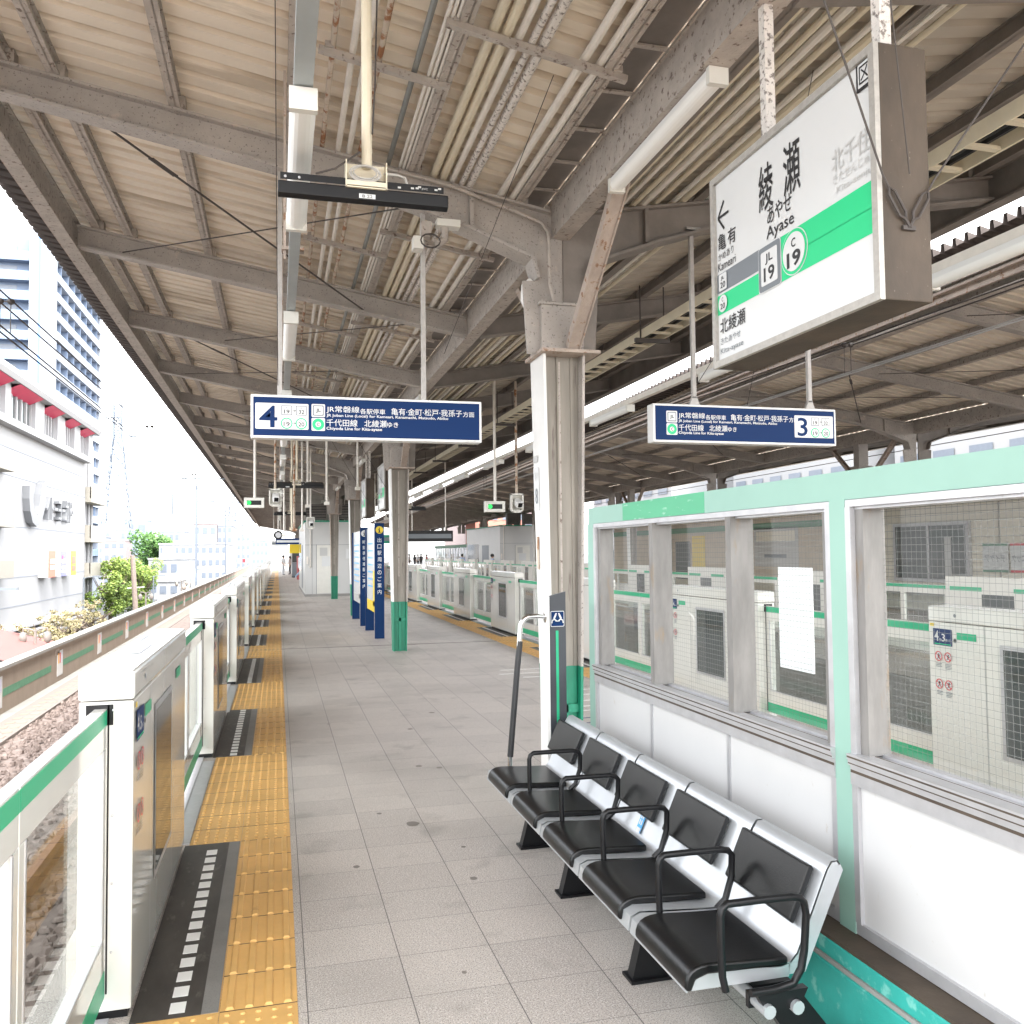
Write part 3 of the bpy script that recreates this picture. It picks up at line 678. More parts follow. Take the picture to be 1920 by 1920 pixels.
def bay(ya, yb, mull):
    fr = MB()
    fr.box(1.992, 2.03, ya, yb, 1.868, 1.893); fr.box(2.01, 2.10, ya, yb, 1.858, 1.868)       # head
    fr.box(1.975, 2.10, ya, yb, .945, .965); fr.box(1.985, 2.10, ya, yb, .915, .945); fr.box(1.97, 2.03, ya, yb, .965, .985); fr.box(2.035, 2.06, ya, yb, .965, .98); fr.box(2.065, 2.10, ya, yb, .965, .99)
    fr.box(1.985, 2.02, ya, yb, .875, .915); fr.box(1.992, 2.02, ya, yb, .35, .39)
    fr.box(1.99, 2.01, ya, ya+.03, .39, 1.868); fr.box(1.99, 2.01, yb-.03, yb, .39, 1.868)
    fr.build('aluminium_frame', M['alu'], ws)
    gv = MB()
    for x, z0, z1 in ((1.9695, .972, .978), (1.9845, .918, .928), (1.9745, .950, .954)): gv.box(x, x+.004, ya+.002, yb-.002, z0, z1)
    gv.box(2.03, 2.035, ya+.03, yb-.03, .9851, .9853); gv.build('sill_groove', M['wood'], ws)
    jb = MB()
    for y in (ya+.03, yb-.075): jb.box(2.01, 2.10, y, y+.045, .985, 1.858)
    for y in mull: jb.box(1.985, 2.0, y-.02, y+.03, .985, 1.868)
    jb.build('jamb', M['aluw'], ws)
    mu = MB()
    for y in mull: mu.box(2.0, 2.10, y-.02, y+.03, .985, 1.868)
    if mull: mu.build('mullion', M['aluw'], ws)
    edges = [ya+.03]+sorted(mull)+[yb-.03]
    for a, b in zip(edges[:-1], edges[1:]):
        g = MB(); g.quad((2.09, b, .98), (2.09, a, .98), (2.09, a, 1.864), (2.09, b, 1.864)); g.build('wired_pane', M['wired'], ws)
        tr = MB(); tr.box(2.006, 2.012, a+.0, b, .388, .878); tr.build('white_panel', M['white'], ws)
    sm = MB()
    for y in [m_+.07 for m_ in mull]: sm.box(1.999, 2.006, y-.012, y+.012, .39, .878)
    if mull: sm.build('panel_joint', M['alu'], ws)
bay(2.857, 5.40, [4.47, 3.61]); bay(.192, 2.765, [1.45]); bay(-2.508, .1, [-1.2])
mb = MB(); mb.box(2.10, 2.103, 3.14, 3.39, 1.21, 1.64); po = mb.build('paper_poster', mat('white_paper', (.8, .82, .85), .7, var=.01), None)
tag(po, 'white paper poster taped to the back of the wired glass window', 'poster')
for zz, yy in ((1.63, 3.15), (1.63, 3.36), (1.22, 3.15), (1.22, 3.36), (1.42, 3.14), (1.42, 3.38)):
    pass

# ================================================================ bench
bn = thing('platform_bench', 'silver steel bench with five black seats before the screen wall', 'bench', (1.5, 4, 0))
def cprof(pts, th):
    """thin open profile thickened downward/backward into a closed loop in xz"""
    a = list(pts); b = []
    for i, p in enumerate(pts):
        q0 = Vector(pts[max(0, i-1)]); q1 = Vector(pts[min(len(pts)-1, i+1)]); d = (q1-q0).normalized(); b.append((p[0]+d.y*th, p[1]-d.x*th))
    return a+b[::-1]
for i in range(5):
    ya = 2.575 if i == 0 else 2.483+.562*i; yb = 3.03+.562*i
    shell = cprof([(1.235, .335), (1.245, .385), (1.28, .400), (1.45, .388), (1.57, .378), (1.605, .385), (1.63, .41), (1.745, .66), (1.765, .688), (1.79, .69), (1.80, .675)], .006)
    mb = MB(); mb.prism(shell, ya, yb, 'y'); 
    for yy in (ya, yb-.004): mb.prism([(1.60, .345), (1.66, .345), (1.81, .655), (1.80, .676), (1.79, .689), (1.765, .687), (1.745, .659), (1.63, .409), (1.605, .384)], yy, yy+.004, 'y'); mb.prism([(1.245, .338), (1.60, .338), (1.60, .38), (1.28, .398), (1.25, .384)], yy, yy+.004, 'y')
    mb.build('steel_shell', M['steelw'], bn, smooth=True)
    # seat pad
    sa, sb = 2.552+.558*i, 2.955+.561*i
    prof = [(1.228, .348), (1.223, .362), (1.224, .378), (1.231, .396), (1.243, .410), (1.26, .419), (1.28, .424), (1.305, .426), (1.35, .424), (1.40, .420), (1.52, .414), (1.585, .412), (1.585, .385), (1.30, .392), (1.26, .38), (1.245, .345)]
    mb = MB(); mb.prism(prof, sa, sb, 'y'); mb.build('seat', M['seat'], bn, bevel=.008, smooth=True)
    # back pad
    d = Vector((1.745-1.63, .66-.41)).normalized(); nrm = Vector((-d.y, d.x)); p0 = Vector((1.63, .41))
    def pt(t, o_): v = p0+d*t+nrm*o_; return (v.x, v.y)
    mb = MB(); mb.prism([pt(.075, .012), pt(.262, .012), pt(.268, .02), pt(.264, .036), pt(.079, .036), pt(.071, .02)], 2.617+.563*i, 3.05+.564*i, 'y'); mb.build('backrest_pad', M['seat'], bn, bevel=.006)
    # arm rest
    y = 2.505 if i == 0 else 2.405+.558*i; mb = MB()
    pts = [(1.325, y, .405), (1.322, y, .50), (1.322, y, .59), (1.328, y, .61), (1.345, y, .622), (1.45, y, .622), (1.57, y, .620), (1.60, y, .614), (1.615, y, .598)]
    if i == 0:
        pts = [(1.60, y, .385), (1.42, y, .345), (1.36, y, .34), (1.335, y, .36)]+pts+[(1.622, y, .56), (1.612, y, .45), (1.60, y, .395), (1.57, y, .352), (1.50, y, .342), (1.42, y, .342)]
        pts = pts[3:]
    else:
        pts += [(1.612, y, .52), (1.585, y, .44), (1.55, y, .41)]
    for a, b in zip(pts[:-1], pts[1:]): mb.bar(a, b, .017, .028, (0, 1, 0) if abs(a[2]-b[2]) > .001 and abs(a[0]-b[0]) < .02 else (0, 0, 1)) if 0 else None
    mb.tube(pts, .0125, 8); mb.build('arm_rest', M['black'], bn, smooth=True)
mb = MB(); mb.tube([(1.475, 2.485, .285), (1.475, 5.2, .285)], .021, 12); mb.tube([(1.575, 2.485, .285), (1.575, 5.2, .285)], .021, 12); mb.build('support_tube', M['steelw'], bn, smooth=True)
mb = MB(); mb.box(1.45, 1.60, 2.57, 2.59, .26, .31); mb.prism([(1.44, .335), (1.62, .335), (1.59, .28), (1.47, .28)], 2.5, 2.53, 'y'); mb.build('end_bracket', M['black'], bn)
for y in (2.62, 3.36, 4.26, 5.0):
    mb = MB()
    if y > 3: mb.prism([(1.365, 0), (1.535, 0), (1.585, .315), (1.455, .335)], y-.028, y+.028, 'y'); mb.box(1.355, 1.55, y-.05, y+.05, 0, .012)
    mb.prism([(1.70, 0), (1.87, 0), (1.62, .315), (1.48, .315)], y-.026, y+.026, 'y'); mb.box(1.70, 1.865, y-.05, y+.05, 0, .0121)
    mb.build('leg', M['black'], bn)
fb = Face((1.6215, 3.885, .408), (0, -1, 0), (.115/.275, 0, .25/.275), bn)
fb.rect(0, 0, .05, .095, 'blue_sticker', 'blue', 1).rect(.005, .0, .045, .025, 'sticker_print', 'signw', 2).rect(.012, .035, .038, .06, 'sticker_print', 'signw', 2)
sk = mat('light_blue_sticker', (.06, .36, .7), .4, var=0); M['lblue'] = sk
fb.mb = {}; fb.rect(0, 0, .05, .095, 'blue_sticker', 'lblue', 1).rect(.005, 0, .045, .022, 'sticker_print', 'signw', 2).disc(.016, .07, .007, 'sticker_print', 'signw', 2).disc(.034, .07, .007, 'sticker_print', 'signw', 2).rect(.010, .036, .021, .058, 'sticker_print', 'signw', 2).rect(.029, .036, .040, .058, 'sticker_print', 'signw', 2); fb.done()

# end panel with bent grab rail
ep = thing('grab_rail_post', 'slim dark post with pictogram and bent grab rail at the bench end', 'grab rail', (1.72, 5.4, 0))
mb = MB(); mb.box(1.655, 1.673, 5.36, 5.52, 0, 1.43); mb.build('white_edge', M['wpaint'], ep)
mb = MB(); mb.prism([(1.675, 0), (1.79, 0), (1.79, 1.458), (1.675, 1.43)], 5.385, 5.41, 'y'); mb.build('dark_panel', mat('dark_graphite_panel', (.05, .055, .065), .35, var=.08), ep)
f = Face((1.675, 5.384, 0), (1, 0, 0), (0, 0, 1), ep)
f.rect(.046, .45, .064, 1.21, 'green_line', 'green', 1).rrect(.012, 1.235, .104, 1.335, .008, 'pictogram_border', 'signw', 1).rrect(.016, 1.239, .100, 1.331, .006, 'pictogram_ground', 'blue', 2)
for s in (-1, 1):
    c = .058+s*.010
    f.disc(c, 1.317, .0055, 'pictogram', 'signw', 3, 10).line((c+s*.002, 1.312), (c+s*.014, 1.285), .012, 'pictogram', 'signw', 3).line((c+s*.012, 1.284), (c-s*.004, 1.272), .008, 'pictogram', 'signw', 3).line((c+s*.014, 1.282), (c+s*.026, 1.275), .007, 'pictogram', 'signw', 3).line((c+s*.025, 1.278), (c+s*.028, 1.258), .007, 'pictogram', 'signw', 3)
f.rect(.044, 1.268, .072, 1.274, 'pictogram', 'signw', 3)
f.done()
arc = [(1.655, 5.40, 1.30), (1.60, 5.40, 1.305)]+[(1.56-.07*sin(t), 5.40, 1.225+.08*cos(t)) for t in [radians(a) for a in (15, 35, 55, 75, 90)]]
low = [(1.468, 5.4, .98), (1.415, 5.4, .42), (1.412, 5.4, .30), (1.43, 5.4, .22), (1.47, 5.4, .17), (1.60, 5.4, .12), (1.66, 5.4, .11)]
mb = MB(); mb.tube(arc+low, .0165, 12, False); mb.ell((1.655, 5.4, 1.30), (.006, .04, .04)); mb.build('steel_rail', M['chrome'], ep, smooth=True)
mb = MB(); mb.tube([(1.487, 5.4, 1.15), (1.468, 5.4, .98), (1.416, 5.4, .43)], .0195, 12); mb.build('black_grip', mat('worn_black_grip', (.02, .02, .022), .45, var=.1, patch=(.55, .55, .53), ps=16, pa=.26), ep, smooth=True)

# ================================================================ hanging signs
def platform_sign(x0, y, z0, label, number, right_num):
    W, Hh = 1.615, .30; t = thing('hanging_sign', label, 'sign', (x0+W/2, y, z0), 'blue platform direction signs')
    mb = MB(); mb.box(x0, x0+W, y, y+.115, z0, z0+Hh); mb.build('sign_case', M['wplastic'], t, bevel=.006)
    f = Face((x0, y, z0), (1, 0, 0), (0, 0, 1), t, .0012)
    k = W/1740.; H0 = 325.
    def S(x, yy): return (x*k, (H0-yy)*k)
    f.rect(.017, .017, W-.017, Hh-.017, 'blue_face', 'navy', 1)
    ox = 0 if not right_num else -318
    def R(x0_, y0_, x1_, y1_): a = S(x0_, y1_); b = S(x1_, y0_); return a[0], a[1], b[0], b[1]
    def rr(a, b, c, d, r, nm, m, kk): f.rrect(*R(a, b, c, d), r, nm, m, kk)
    def tx(s, a, b, c, d, m='signw', kk=3, bold=.012): f.text(s, *R(a, b, c, d), 'lettering' if m == 'signw' else 'dark_lettering', m, kk, bold)
    # icons + text block (sign-local units measured from the face)
    o = ox
    rr(436+o, 62, 535+o, 160, .008, 'icon_plate', 'signw', 2); rr(446+o, 72, 525+o, 150, .006, 'icon_ring', 'grey', 3); rr(453+o, 79, 518+o, 143, .004, 'icon_plate_inner', 'signw', 4); tx('JL', 468+o, 96, 505+o, 130, 'ink', 5, .02)
    rr(436+o, 167, 535+o, 263, .008, 'icon_plate', 'signw', 2); c = S(485+o, 215); f.disc(*c, 44*k, 'line_disc', 'greenl', 3).disc(*c, 20*k, 'line_disc_inner', 'signw', 4); tx('C', 476+o, 203, 496+o, 229, 'ink', 5, .02)
    tx('JR常磐線', 545+o, 72, 790+o, 128); tx('各駅停車', 795+o, 86, 985+o, 128); tx('亀有·金町·松戸·我孫子', 1030+o, 74, 1583+o, 128); tx('方面', 1590+o, 86, 1680+o, 128)
    tx('JR Joban Line (Local) for Kameari, Kanamachi, Matsudo, Abiko', 545+o, 133, 1473+o, 160, bold=.018)
    tx('千代田線', 545+o, 172, 776+o, 226); tx('北綾瀬', 826+o, 172, 996+o, 226); tx('ゆき', 1000+o, 184, 1083+o, 224)
    tx('Chiyoda Line for Kita-ayase', 545+o, 231, 960+o, 260, bold=.018)
    p = 32 if not right_num else 1325
    rr(p, 65, p+382, 258, .008, 'number_panel', 'signw', 2); tx(number, p+28, 84, p+(158 if number == '4' else 128), 246, 'navy', 3, .012)
    q = p+185 if not right_num else p+163
    for dx, a in ((0, '19'), (106, '32')):
        rr(q+dx, 80, q+dx+78, 152, .004, 'icon_ring', 'grey', 3); rr(q+dx+5, 85, q+dx+73, 147, .003, 'icon_plate_inner', 'signw', 4)
        tx('JL', q+dx+30, 90, q+dx+48, 106, 'grey', 5, .01); tx(a, q+dx+20, 111, q+dx+60, 141, 'ink', 5, .012)
    for dx, a in ((39, '19'), (145, '20')):
        c = S(q+dx, 213); f.disc(*c, 42*k, 'line_disc', 'greenl', 3).disc(*c, 34*k, 'line_disc_inner', 'signw', 4); tx('C', q+dx-7, 184, q+dx+7, 200, 'ink', 5, .01); tx(a, q+dx-22, 203, q+dx+22, 235, 'ink', 5, .012)
    for yy in (118, 212):
        f.line(S(q+83, yy), S(q+102, yy), 3*k, 'dark_lettering', 'ink', 5).line(S(q+94, yy-8), S(q+103, yy), 3*k, 'dark_lettering', 'ink', 5).line(S(q+94, yy+8), S(q+103, yy), 3*k, 'dark_lettering', 'ink', 5)
    f.rect(1690*k-.1, .006, 1690*k, .011, 'maker_print', 'inkg', 1)
    f.done(); return t
M['polegrey'] = mat('light_grey_pole', (.42, .4, .38), .5, .2, var=.1, vs=20)
s4 = platform_sign(-.179, 6.2, 2.513, 'blue hanging sign with big number four at one end', '4', False)
s3 = platform_sign(2.79, 6.2, 2.55, 'blue hanging sign with big number three at one end', '3', True)
for s_, xs, zt in ((s4, (.012, 1.02), 2.813), (s3, (3.165, 4.2), 2.85)):
    for x in xs:
        mb = MB(); zz = rt(x if x < CX else 2*CX-x)-.2
        mb.box(x-.016, x+.016, 6.24, 6.272, zt+.06, zz); (mb.prism([(x-.045, zt), (x+.045, zt), (x+.018, zt+.07), (x-.018, zt+.07)], 6.24, 6.272, 'y') if s_ is s3 else mb.box(x-.016, x+.016, 6.24, 6.272, zt, zt+.06))
        mb.box(x-.06, x+.06, 6.2, 6.31, zz-.02, zz+.0)
        mb.build('hanger_pole', M['polegrey'], s_)

# station name sign
def name_sign(y0, label, detail=True):
    W, Hh = 1.165, .885; y1 = y0+W
    t = thing('station_name_sign', label, 'sign', (2.06, (y0+y1)/2, 2.55), 'station name signs under the valley girder')
    mb = MB(); mb.box(1.965, 2.155, y0, y1, 2.55, 2.55+Hh); mb.build('sign_case', M['wood'], t, bevel=.004)
    mb = MB()
    for z in (2.55, 2.55+Hh-.03): mb.box(1.945, 1.965, y0, y1, z, z+.03)
    for y in (y0, y1-.03): mb.box(1.945, 1.965, y, y+.03, 2.58, 2.55+Hh-.03)
    mb.build('sign_frame', M['signframe'], t)
    for y in (y0+.07, y1-.36):
        mb = MB(); mb.box(2.03, 2.075, y, y+.045, 2.55+Hh, 4.082); mb.build('hanger_pole', M['pipeflake'], t)
    f = Face((1.962, y1, 2.55), (0, -1, 0), (0, 0, 1), t, .0014)
    f.rect(.02, .02, W-.02, Hh-.02, 'white_face', 'signw', 1)
    f.rect(.025, .242, W-.025, .425 if 0 else .332, 'green_band', 'greenl', 2).rect(.4, .33, W-.025, .425, 'green_band', 'greenl', 2).rect(.025, .342, .4, .43, 'grey_band', 'grey', 2)
    def T(s, a, b, c, d, m='ink', bold=.012, k=3): f.text(s, a, b, c, d, 'lettering' if m == 'ink' else 'faded_lettering' if m == 'inkg' else 'white_lettering', m, k, bold)
    if detail:
        T('綾', .402, .575, .512, .772, bold=.02); T('瀬', .588, .57, .705, .778, bold=.02); T('あやせ', .464, .508, .64, .582); T('Ayase', .455, .434, .655, .5, bold=.005)
        f.line((.05, .69), (.147, .69), .012, 'lettering', 'ink', 3).line((.05, .69), (.105, .755), .012, 'lettering', 'ink', 3).line((.05, .69), (.105, .625), .012, 'lettering', 'ink', 3)
        T('亀', .044, .535, .116, .612); T('有', .135, .535, .206, .608); T('かめあり', .046, .49, .184, .524, bold=0); T('Kameari', .042, .442, .2, .48, bold=0)
        f.rrect(.388, .236, .56, .43, .015, 'icon_border', 'signw', 3).rrect(.392, .24, .556, .426, .014, 'icon_ring', 'grey', 4).rrect(.412, .262, .536, .404, .008, 'icon_plate', 'signw', 5); T('JL', .447, .345, .503, .39, k=6); T('19', .434, .275, .515, .335, k=6, bold=.02)
        f.disc(.652, .335, .092, 'icon_border', 'signw', 3, 32).disc(.652, .335, .088, 'line_disc', 'greenl', 4, 32).disc(.652, .335, .076, 'icon_plate', 'signw', 5, 32); T('C', .638, .352, .668, .388, k=6, bold=.02); T('19', .605, .275, .70, .338, k=6, bold=.03)
        f.rrect(.052, .348, .122, .424, .006, 'icon_plate', 'signw', 5); T('JL', .072, .392, .1, .412, k=6); T('20', .066, .358, .11, .386, k=6)
        f.disc(.083, .287, .039, 'icon_plate', 'signw', 5); T('C', .076, .295, .09, .314, k=6); T('20', .062, .262, .104, .288, k=6)
        T('北綾瀬', .05, .15, .272, .22, bold=.015); T('きたあやせ', .052, .102, .228, .132, 'grey', 0); T('Kita-ayase', .05, .052, .25, .084, 'grey', 0)
        T('北千住', .902, .535, 1.12, .62, 'inkg', .01); T('きたせんじゅ', .91, .49, 1.112, .528, 'inkg', 0); T('Kita-senju', .928, .445, 1.124, .478, 'inkg', 0)
        f.rrect(1.055, .755, 1.148, .865, .010, 'ward_mark', 'ink', 3).rrect(1.066, .768, 1.137, .852, .004, 'ward_mark_ground', 'signw', 4); T('区', 1.074, .778, 1.129, .842, k=5, bold=.03)
    f.done()
    ch = MB()
    for s in (-1, 1):
        p = Vector((2.06, y0-.012, 2.80)); q_ = Vector((2.06+s*.09, y0-.012, 2.95))
        d = (q_-p).normalized(); n = Vector((-d.z, 0, d.x))
        ch.tube([p, p+d*.03], .006, 6)
        ch.tube([p+d*.03+n*.0, p+d*.05+n*.014, p+d*.13+n*.014, p+d*.15, p+d*.13-n*.014, p+d*.05-n*.014, p+d*.03], .005, 6)
        ch.tube([p+d*.15, q_+d*.02, (2.06+s*.9, y0-.35, 4.25)], .0038, 6)
    ch.box(2.035, 2.085, y0-.012, y0-.001, 2.79, 2.805)
    ch.build('stay_wire', M['wire'], t)
    return t
name_sign(2.478, 'large white station name sign with green band reading Ayase, hung above the bench')
name_sign(16.6, 'far station name sign in a brown case just past the second column')
name_sign(20.3, 'farther station name sign in a brown case above the blue boards')
# ================================================================ conduits and services under the canopy
CN = [(.30, .017, 'piperust', 'thin rusty conduit along the canopy, next to the lamp row'), (.41, .02, 'pipe', 'white conduit along the canopy, second from the lamp row'),
      (.485, .02, 'pipe', 'white conduit along the canopy, third from the lamp row'), (.56, .018, 'piperust', 'rust stained conduit along the canopy beside the monitor pole'),
      (.765, .018, 'pipegrey', 'single dark grey conduit along the near canopy'), (.845, .011, 'pipe', 'thin off white conduit, outer one of the tight bundle beside the flaking purlin'),
      (.872, .011, 'pipe', 'thin off white conduit, middle one of the tight bundle beside the flaking purlin'), (.899, .010, 'pipe', 'thin off white conduit, inner one of the tight bundle beside the flaking purlin'),
      (1.095, .028, 'pipecream', 'thick cream conduit, the one of the cream pair nearer the lamps'), (1.165, .028, 'pipecream', 'thick cream conduit, the one of the cream pair nearer the gutter'),
      (1.232, .022, 'pipe', 'off white conduit between the cream pair and the flaking ones'), (1.302, .02, 'pipeflake', 'thinner flaking conduit under the near canopy'),
      (1.365, .029, 'pipeflake', 'thick badly flaking conduit under the near canopy'), (1.60, .024, 'pipe', 'off white conduit between the flaking ones and the gutter'),
      (1.69, .024, 'pipe', 'off white conduit touching the last purlin before the gutter')]
for x, r, m, lab in CN:
    mb = MB(); z = rt(x)+r+.004
    mb.tube([(x, -1.4, z), (x, 100, z)], r, 10)
    for k in range(5, 30):
        yy = -3+3.4*k+.3*sin(x*40); mb.tube([(x, yy, z), (x, yy+.06, z)], r*1.14, 10)
    tag(mb.build('conduit_pipe', M[m], None, smooth=False), lab, 'pipe', 'conduits along the near slope of the canopy')
for i, x in enumerate((2.45, 2.55, 2.66, 2.74, 2.85, 3.0, 3.08, 3.3, 3.42)):
    mb = MB(); z = rt(2*CX-x)+.026; mb.tube([(x, -1.4, z), (x, 100, z)], .02 if i % 3 else .027, 8)
    tag(mb.build('conduit_pipe', M['pipe'] if i % 2 else M['pipecream']), '%s dim conduit beyond the valley girder, counted outwards from it' % ORD[i], 'pipe', 'conduits under the far slope of the canopy')
n = 0
for k in range(-1, 10):
    for (xa, xb, dy) in ((.84, 1.84, -1.89), (.22, .97, -1.3)):
        y = 6.25+3.05*k+dy
        mb = MB(); za, zb = rt(xa)-.018, rt(xb)-.018
        mb.bar((xa, y, za), (xb, y, zb), .04, .035)
        for x in (xa+.06, xb-.06): mb.box(x-.025, x+.025, y-.035, y+.035, rt(x)-.005, rt(x)+.03)
        tag(mb.build('pipe_bracket', M['steel2']), '%s cross bar carrying conduits in its row, the %s row from the gutter' % (ORD[k+1], 'nearer' if xa > .5 else 'farther'), 'bracket', 'cross bars carrying the conduits'); n += 1
# lamp row with trunking
mb = MB(); mb.box(.055, .125, -3, 4.0-.0, 3.455, 3.52); mb.box(.06, .12, 4.0, 60, 3.455, 3.515)
for y in (.5, 1.6, 2.7, 3.9): mb.box(.05, .13, y, y+.012, 3.45, 3.525)
tr = mb.build('lamp_trunking', mat('blue_grey_trunking', (.36, .39, .4), .45, .2, var=.08)); tag(tr, 'long grey trunking rail carrying the row of lamps over the yellow paving', 'trunking')
for k in range(-1, 16):
    mb = MB(); y = 5.3+3.05*k; mb.box(.03, .045, y, y+.03, 3.47, rt(.09)); mb.box(.02, .15, y-.02, y+.05, 3.52, 3.54); mb.build('hanger', M['rust'], None).parent = tr
def lamp(x, y, z, L, label, par=None, grp='fluorescent lamps over the near platform edge'):
    t = thing('fluorescent_lamp', label, 'lamp', (x, y+L/2, z), grp)
    m2 = MB(); m2.prism([(x-.045, z+.07), (x+.045, z+.07), (x+.05, z+.035), (x-.05, z+.035)], y, y+L, 'y'); m2.build('lamp_housing', M['wplastic'], t)
    m2 = MB(); pr = [(x+.05*cos(radians(a)), z+.035+.045*sin(radians(a))) for a in range(180, 361, 18)]
    m2.prism(pr, y+.03, y+L-.03, 'y'); m2.build('diffuser', M['tube'], t)
    for ya in (y-.004, y+L-.03): m2 = MB(); m2.box(x-.052, x+.052, ya, ya+.034, z-.014, z+.072); m2.build('end_cap', M['creamm'], t)
    return t
for k in range(0, 14):
    lamp(.09, 3.27+3.12*k, 3.378, 1.28, '%s lamp of the row over the yellow paving, counting away from the camera' % ORD[k])
# lamps beside the valley girder
for k, y in enumerate((3.78, 12.9, 22.05, 31.2)):
    t = lamp(2.08, y, 4.005, 1.35, '%s large white lamp hung under the central valley girder' % ('nearest' if k == 0 else ORD[k]), grp='lamps beside the valley girder')
# lamps along the right hand platform edge
for k in range(0, 15):
    lamp(4.05, 3.4+3.12*k, 3.378, 1.28, '%s lamp of the row over the farther platform edge, counted from the camera' % ORD[k], grp='lamps over the farther platform edge')
tag(MB().box(4.02, 4.08, -3, 60, 3.455, 3.515).build('lamp_trunking', M['pipe']), 'trunking rail carrying the lamps over the farther platform edge', 'trunking')
# cable ladder on the right slope
cl = thing('cable_ladder', 'cream cable ladder hung under the far slope of the canopy', 'cable tray', (3.55, 10, 3.9))
mb = MB(); mb.box(3.62, 3.635, -2, 95, 3.9, 3.99); mb.box(3.85, 3.865, -2, 95, 3.9, 3.99); mb.build('side_rail', M['pipecream'], cl)
mb = MB(); y = -2.
while y < 60: mb.box(3.635, 3.85, y, y+.04, 3.905, 3.925); y += .28
mb.build('rung', M['pipecream'], cl)['kind'] = 'stuff'
mb = MB(); mb.tube([(3.70, -2, 3.945), (3.70, 95, 3.945)], .02, 6); mb.tube([(3.76, -2, 3.945), (3.76, 95, 3.945)], .02, 6); mb.build('cable', M['black'], cl)
for k in range(0, 20):
    mb = MB(); y = 2.2+3.05*k; z = rt(2*CX-3.7)-.2
    mb.tube([(3.61, y, 3.88), (3.61, y, z+.1)], .007, 6); mb.tube([(3.875, y, 3.88), (3.875, y, z+.1)], .007, 6); mb.box(3.55, 3.93, y-.02, y+.02, 3.86, 3.9); mb.build('hanger', M['wire'], cl)

# monitors on ceiling poles
def monitor(x, y, label, W=.70, z=3.18):
    t = thing('platform_monitor', label, 'monitor', (x, y, z), 'black platform monitors on ceiling poles')
    mb = MB(); mb.prism([(y, z), (y+.03, z-.01), (y+.16, z+.05), (y+.16, z+.10), (y+.0, z+.05)], x-W/2, x+W/2, 'x'); mb.build('monitor_body', M['black'], t, bevel=.004)
    mb = MB(); mb.prism([(y+.002, z+.056), (y+.1, z+.1), (y+.1, z+.12), (y+.002, z+.085)], x-W/2+.01, x+W/2-.02, 'x'); mb.build('rear_panel', M['black'], t)
    f = Face((x-W/2, y-.0005, z), (1, 0, 0), (0, 0, 1), t)
    f.rect(.325, .005, .392, .024, 'label_plate', 'signw', 1).text('B 22', .338, .008, .38, .02, 'label_text', 'ink', 2)
    f.text('JVC', .585, .062, .612, .072, 'label_text', 'inkg', 2)
    for a, b in ((.56, .064), (.64, .064), (.655, .07), (.57, .07), (.54, .062), (.485, .06)): f.rect(a, b, a+.013, b+.008, 'connector', 'inkg', 2)
    f.done()
    for xx in (x-W/2+.03, x-W/2+.085):
        m2 = MB(); m2.ell((xx, y, z+.068), (.006, .004, .006), 8, 6); m2.build('screw', M['alu'], t)
    mb = MB(); mb.box(x-.075, x+.085, y-.01, y-.004, z+.055, z+.075)
    mb.box(x-.078, x+.088, y-.012, y+.06, z+.045, z+.05); mb.box(x-.08, x-.075, y-.012, y+.06, z+.045, z+.16); mb.box(x+.085, x+.09, y-.012, y+.06, z+.045, z+.16); mb.box(x-.08, x+.09, y+.055, y+.06, z+.045, z+.17)
    mb.build('bracket', M['pipecream'], t)
    mb = MB()
    for r, dz in ((.05, 0), (.042, .004), (.056, -.003)): mb.tube([(x+r*1.15*cos(a/8*pi), y-.004+dz, z+.11+dz+r*.62*sin(a/8*pi)) for a in range(17)], .0035, 6)
    mb.tube([(x+.08, y+.02, z+.125), (x+.14, y+.03, z+.13), (x+.17, y+.03, z+.12), (x+.178, y+.02, z+.085)], .006, 6); mb.build('cable_coil', mat('grey_cable', (.45, .43, .4), .5), t)
    mb = MB(); mb.tube([(x+.01, y+.03, z+.15), (x+.01, y+.03, rt(x)+.1)], .022, 12); mb.build('ceiling_pole', M['pipecream'], t)
    mb = MB(); mb.tube([(x+.03, y+.0, z+.28), (x+.045, y+.03, z+.5), (x+.06, y+.05, z+1.0), (x+.1, y+.1, rt(x))], .004, 6); mb.tube([(x-.02, y, z+.2), (x-.12, y, z+.12), (x-.2, y, z+.09)], .004, 6)
    mb.build('cable', M['wire'], t)
    return t
monitor(.348, 3.6, 'nearest black monitor seen from behind with a small white label, on a cream pole')
monitor(.35, 17.5, 'second black monitor farther along the same row of poles', 1.05, 3.0)
monitor(.4, 30, 'third black monitor, small and far along the platform', 1.05, 3.0)
monitor(3.75, 26, 'black monitor over the sign 3 side of the platform', 1.1, 2.98)

# signals, cameras and poles
def signal(x, y, z, label, lit=True):
    t = thing('platform_signal', label, 'signal', (x, y, z), 'green lit signal boxes')
    mb = MB(); mb.box(x-.17, x+.17, y, y+.11, z-.09, z+.09); mb.build('signal_box', M['creamm'], t, bevel=.006)
    f = Face((x-.17, y, z-.09), (1, 0, 0), (0, 0, 1), t)
    f.rect(.05, .05, .29, .13, 'lamp_window', 'black', 1).disc(.085, .09, .036, 'green_lamp', 'greenlamp', 2, 20); f.done()
    mb = MB(); mb.tube([(x+.01, y+.05, z+.09), (x+.01, y+.05, rt(x if x < CX else 2*CX-x)+.05)], .024, 10); mb.build('ceiling_pole', M['pipe'], t)
    return t
signal(-.40, 16, 2.62, 'green lit signal box hung over the yellow paving below sign 4')
signal(3.46, 14, 2.46, 'green lit signal box hung over the sign 3 side of the platform')
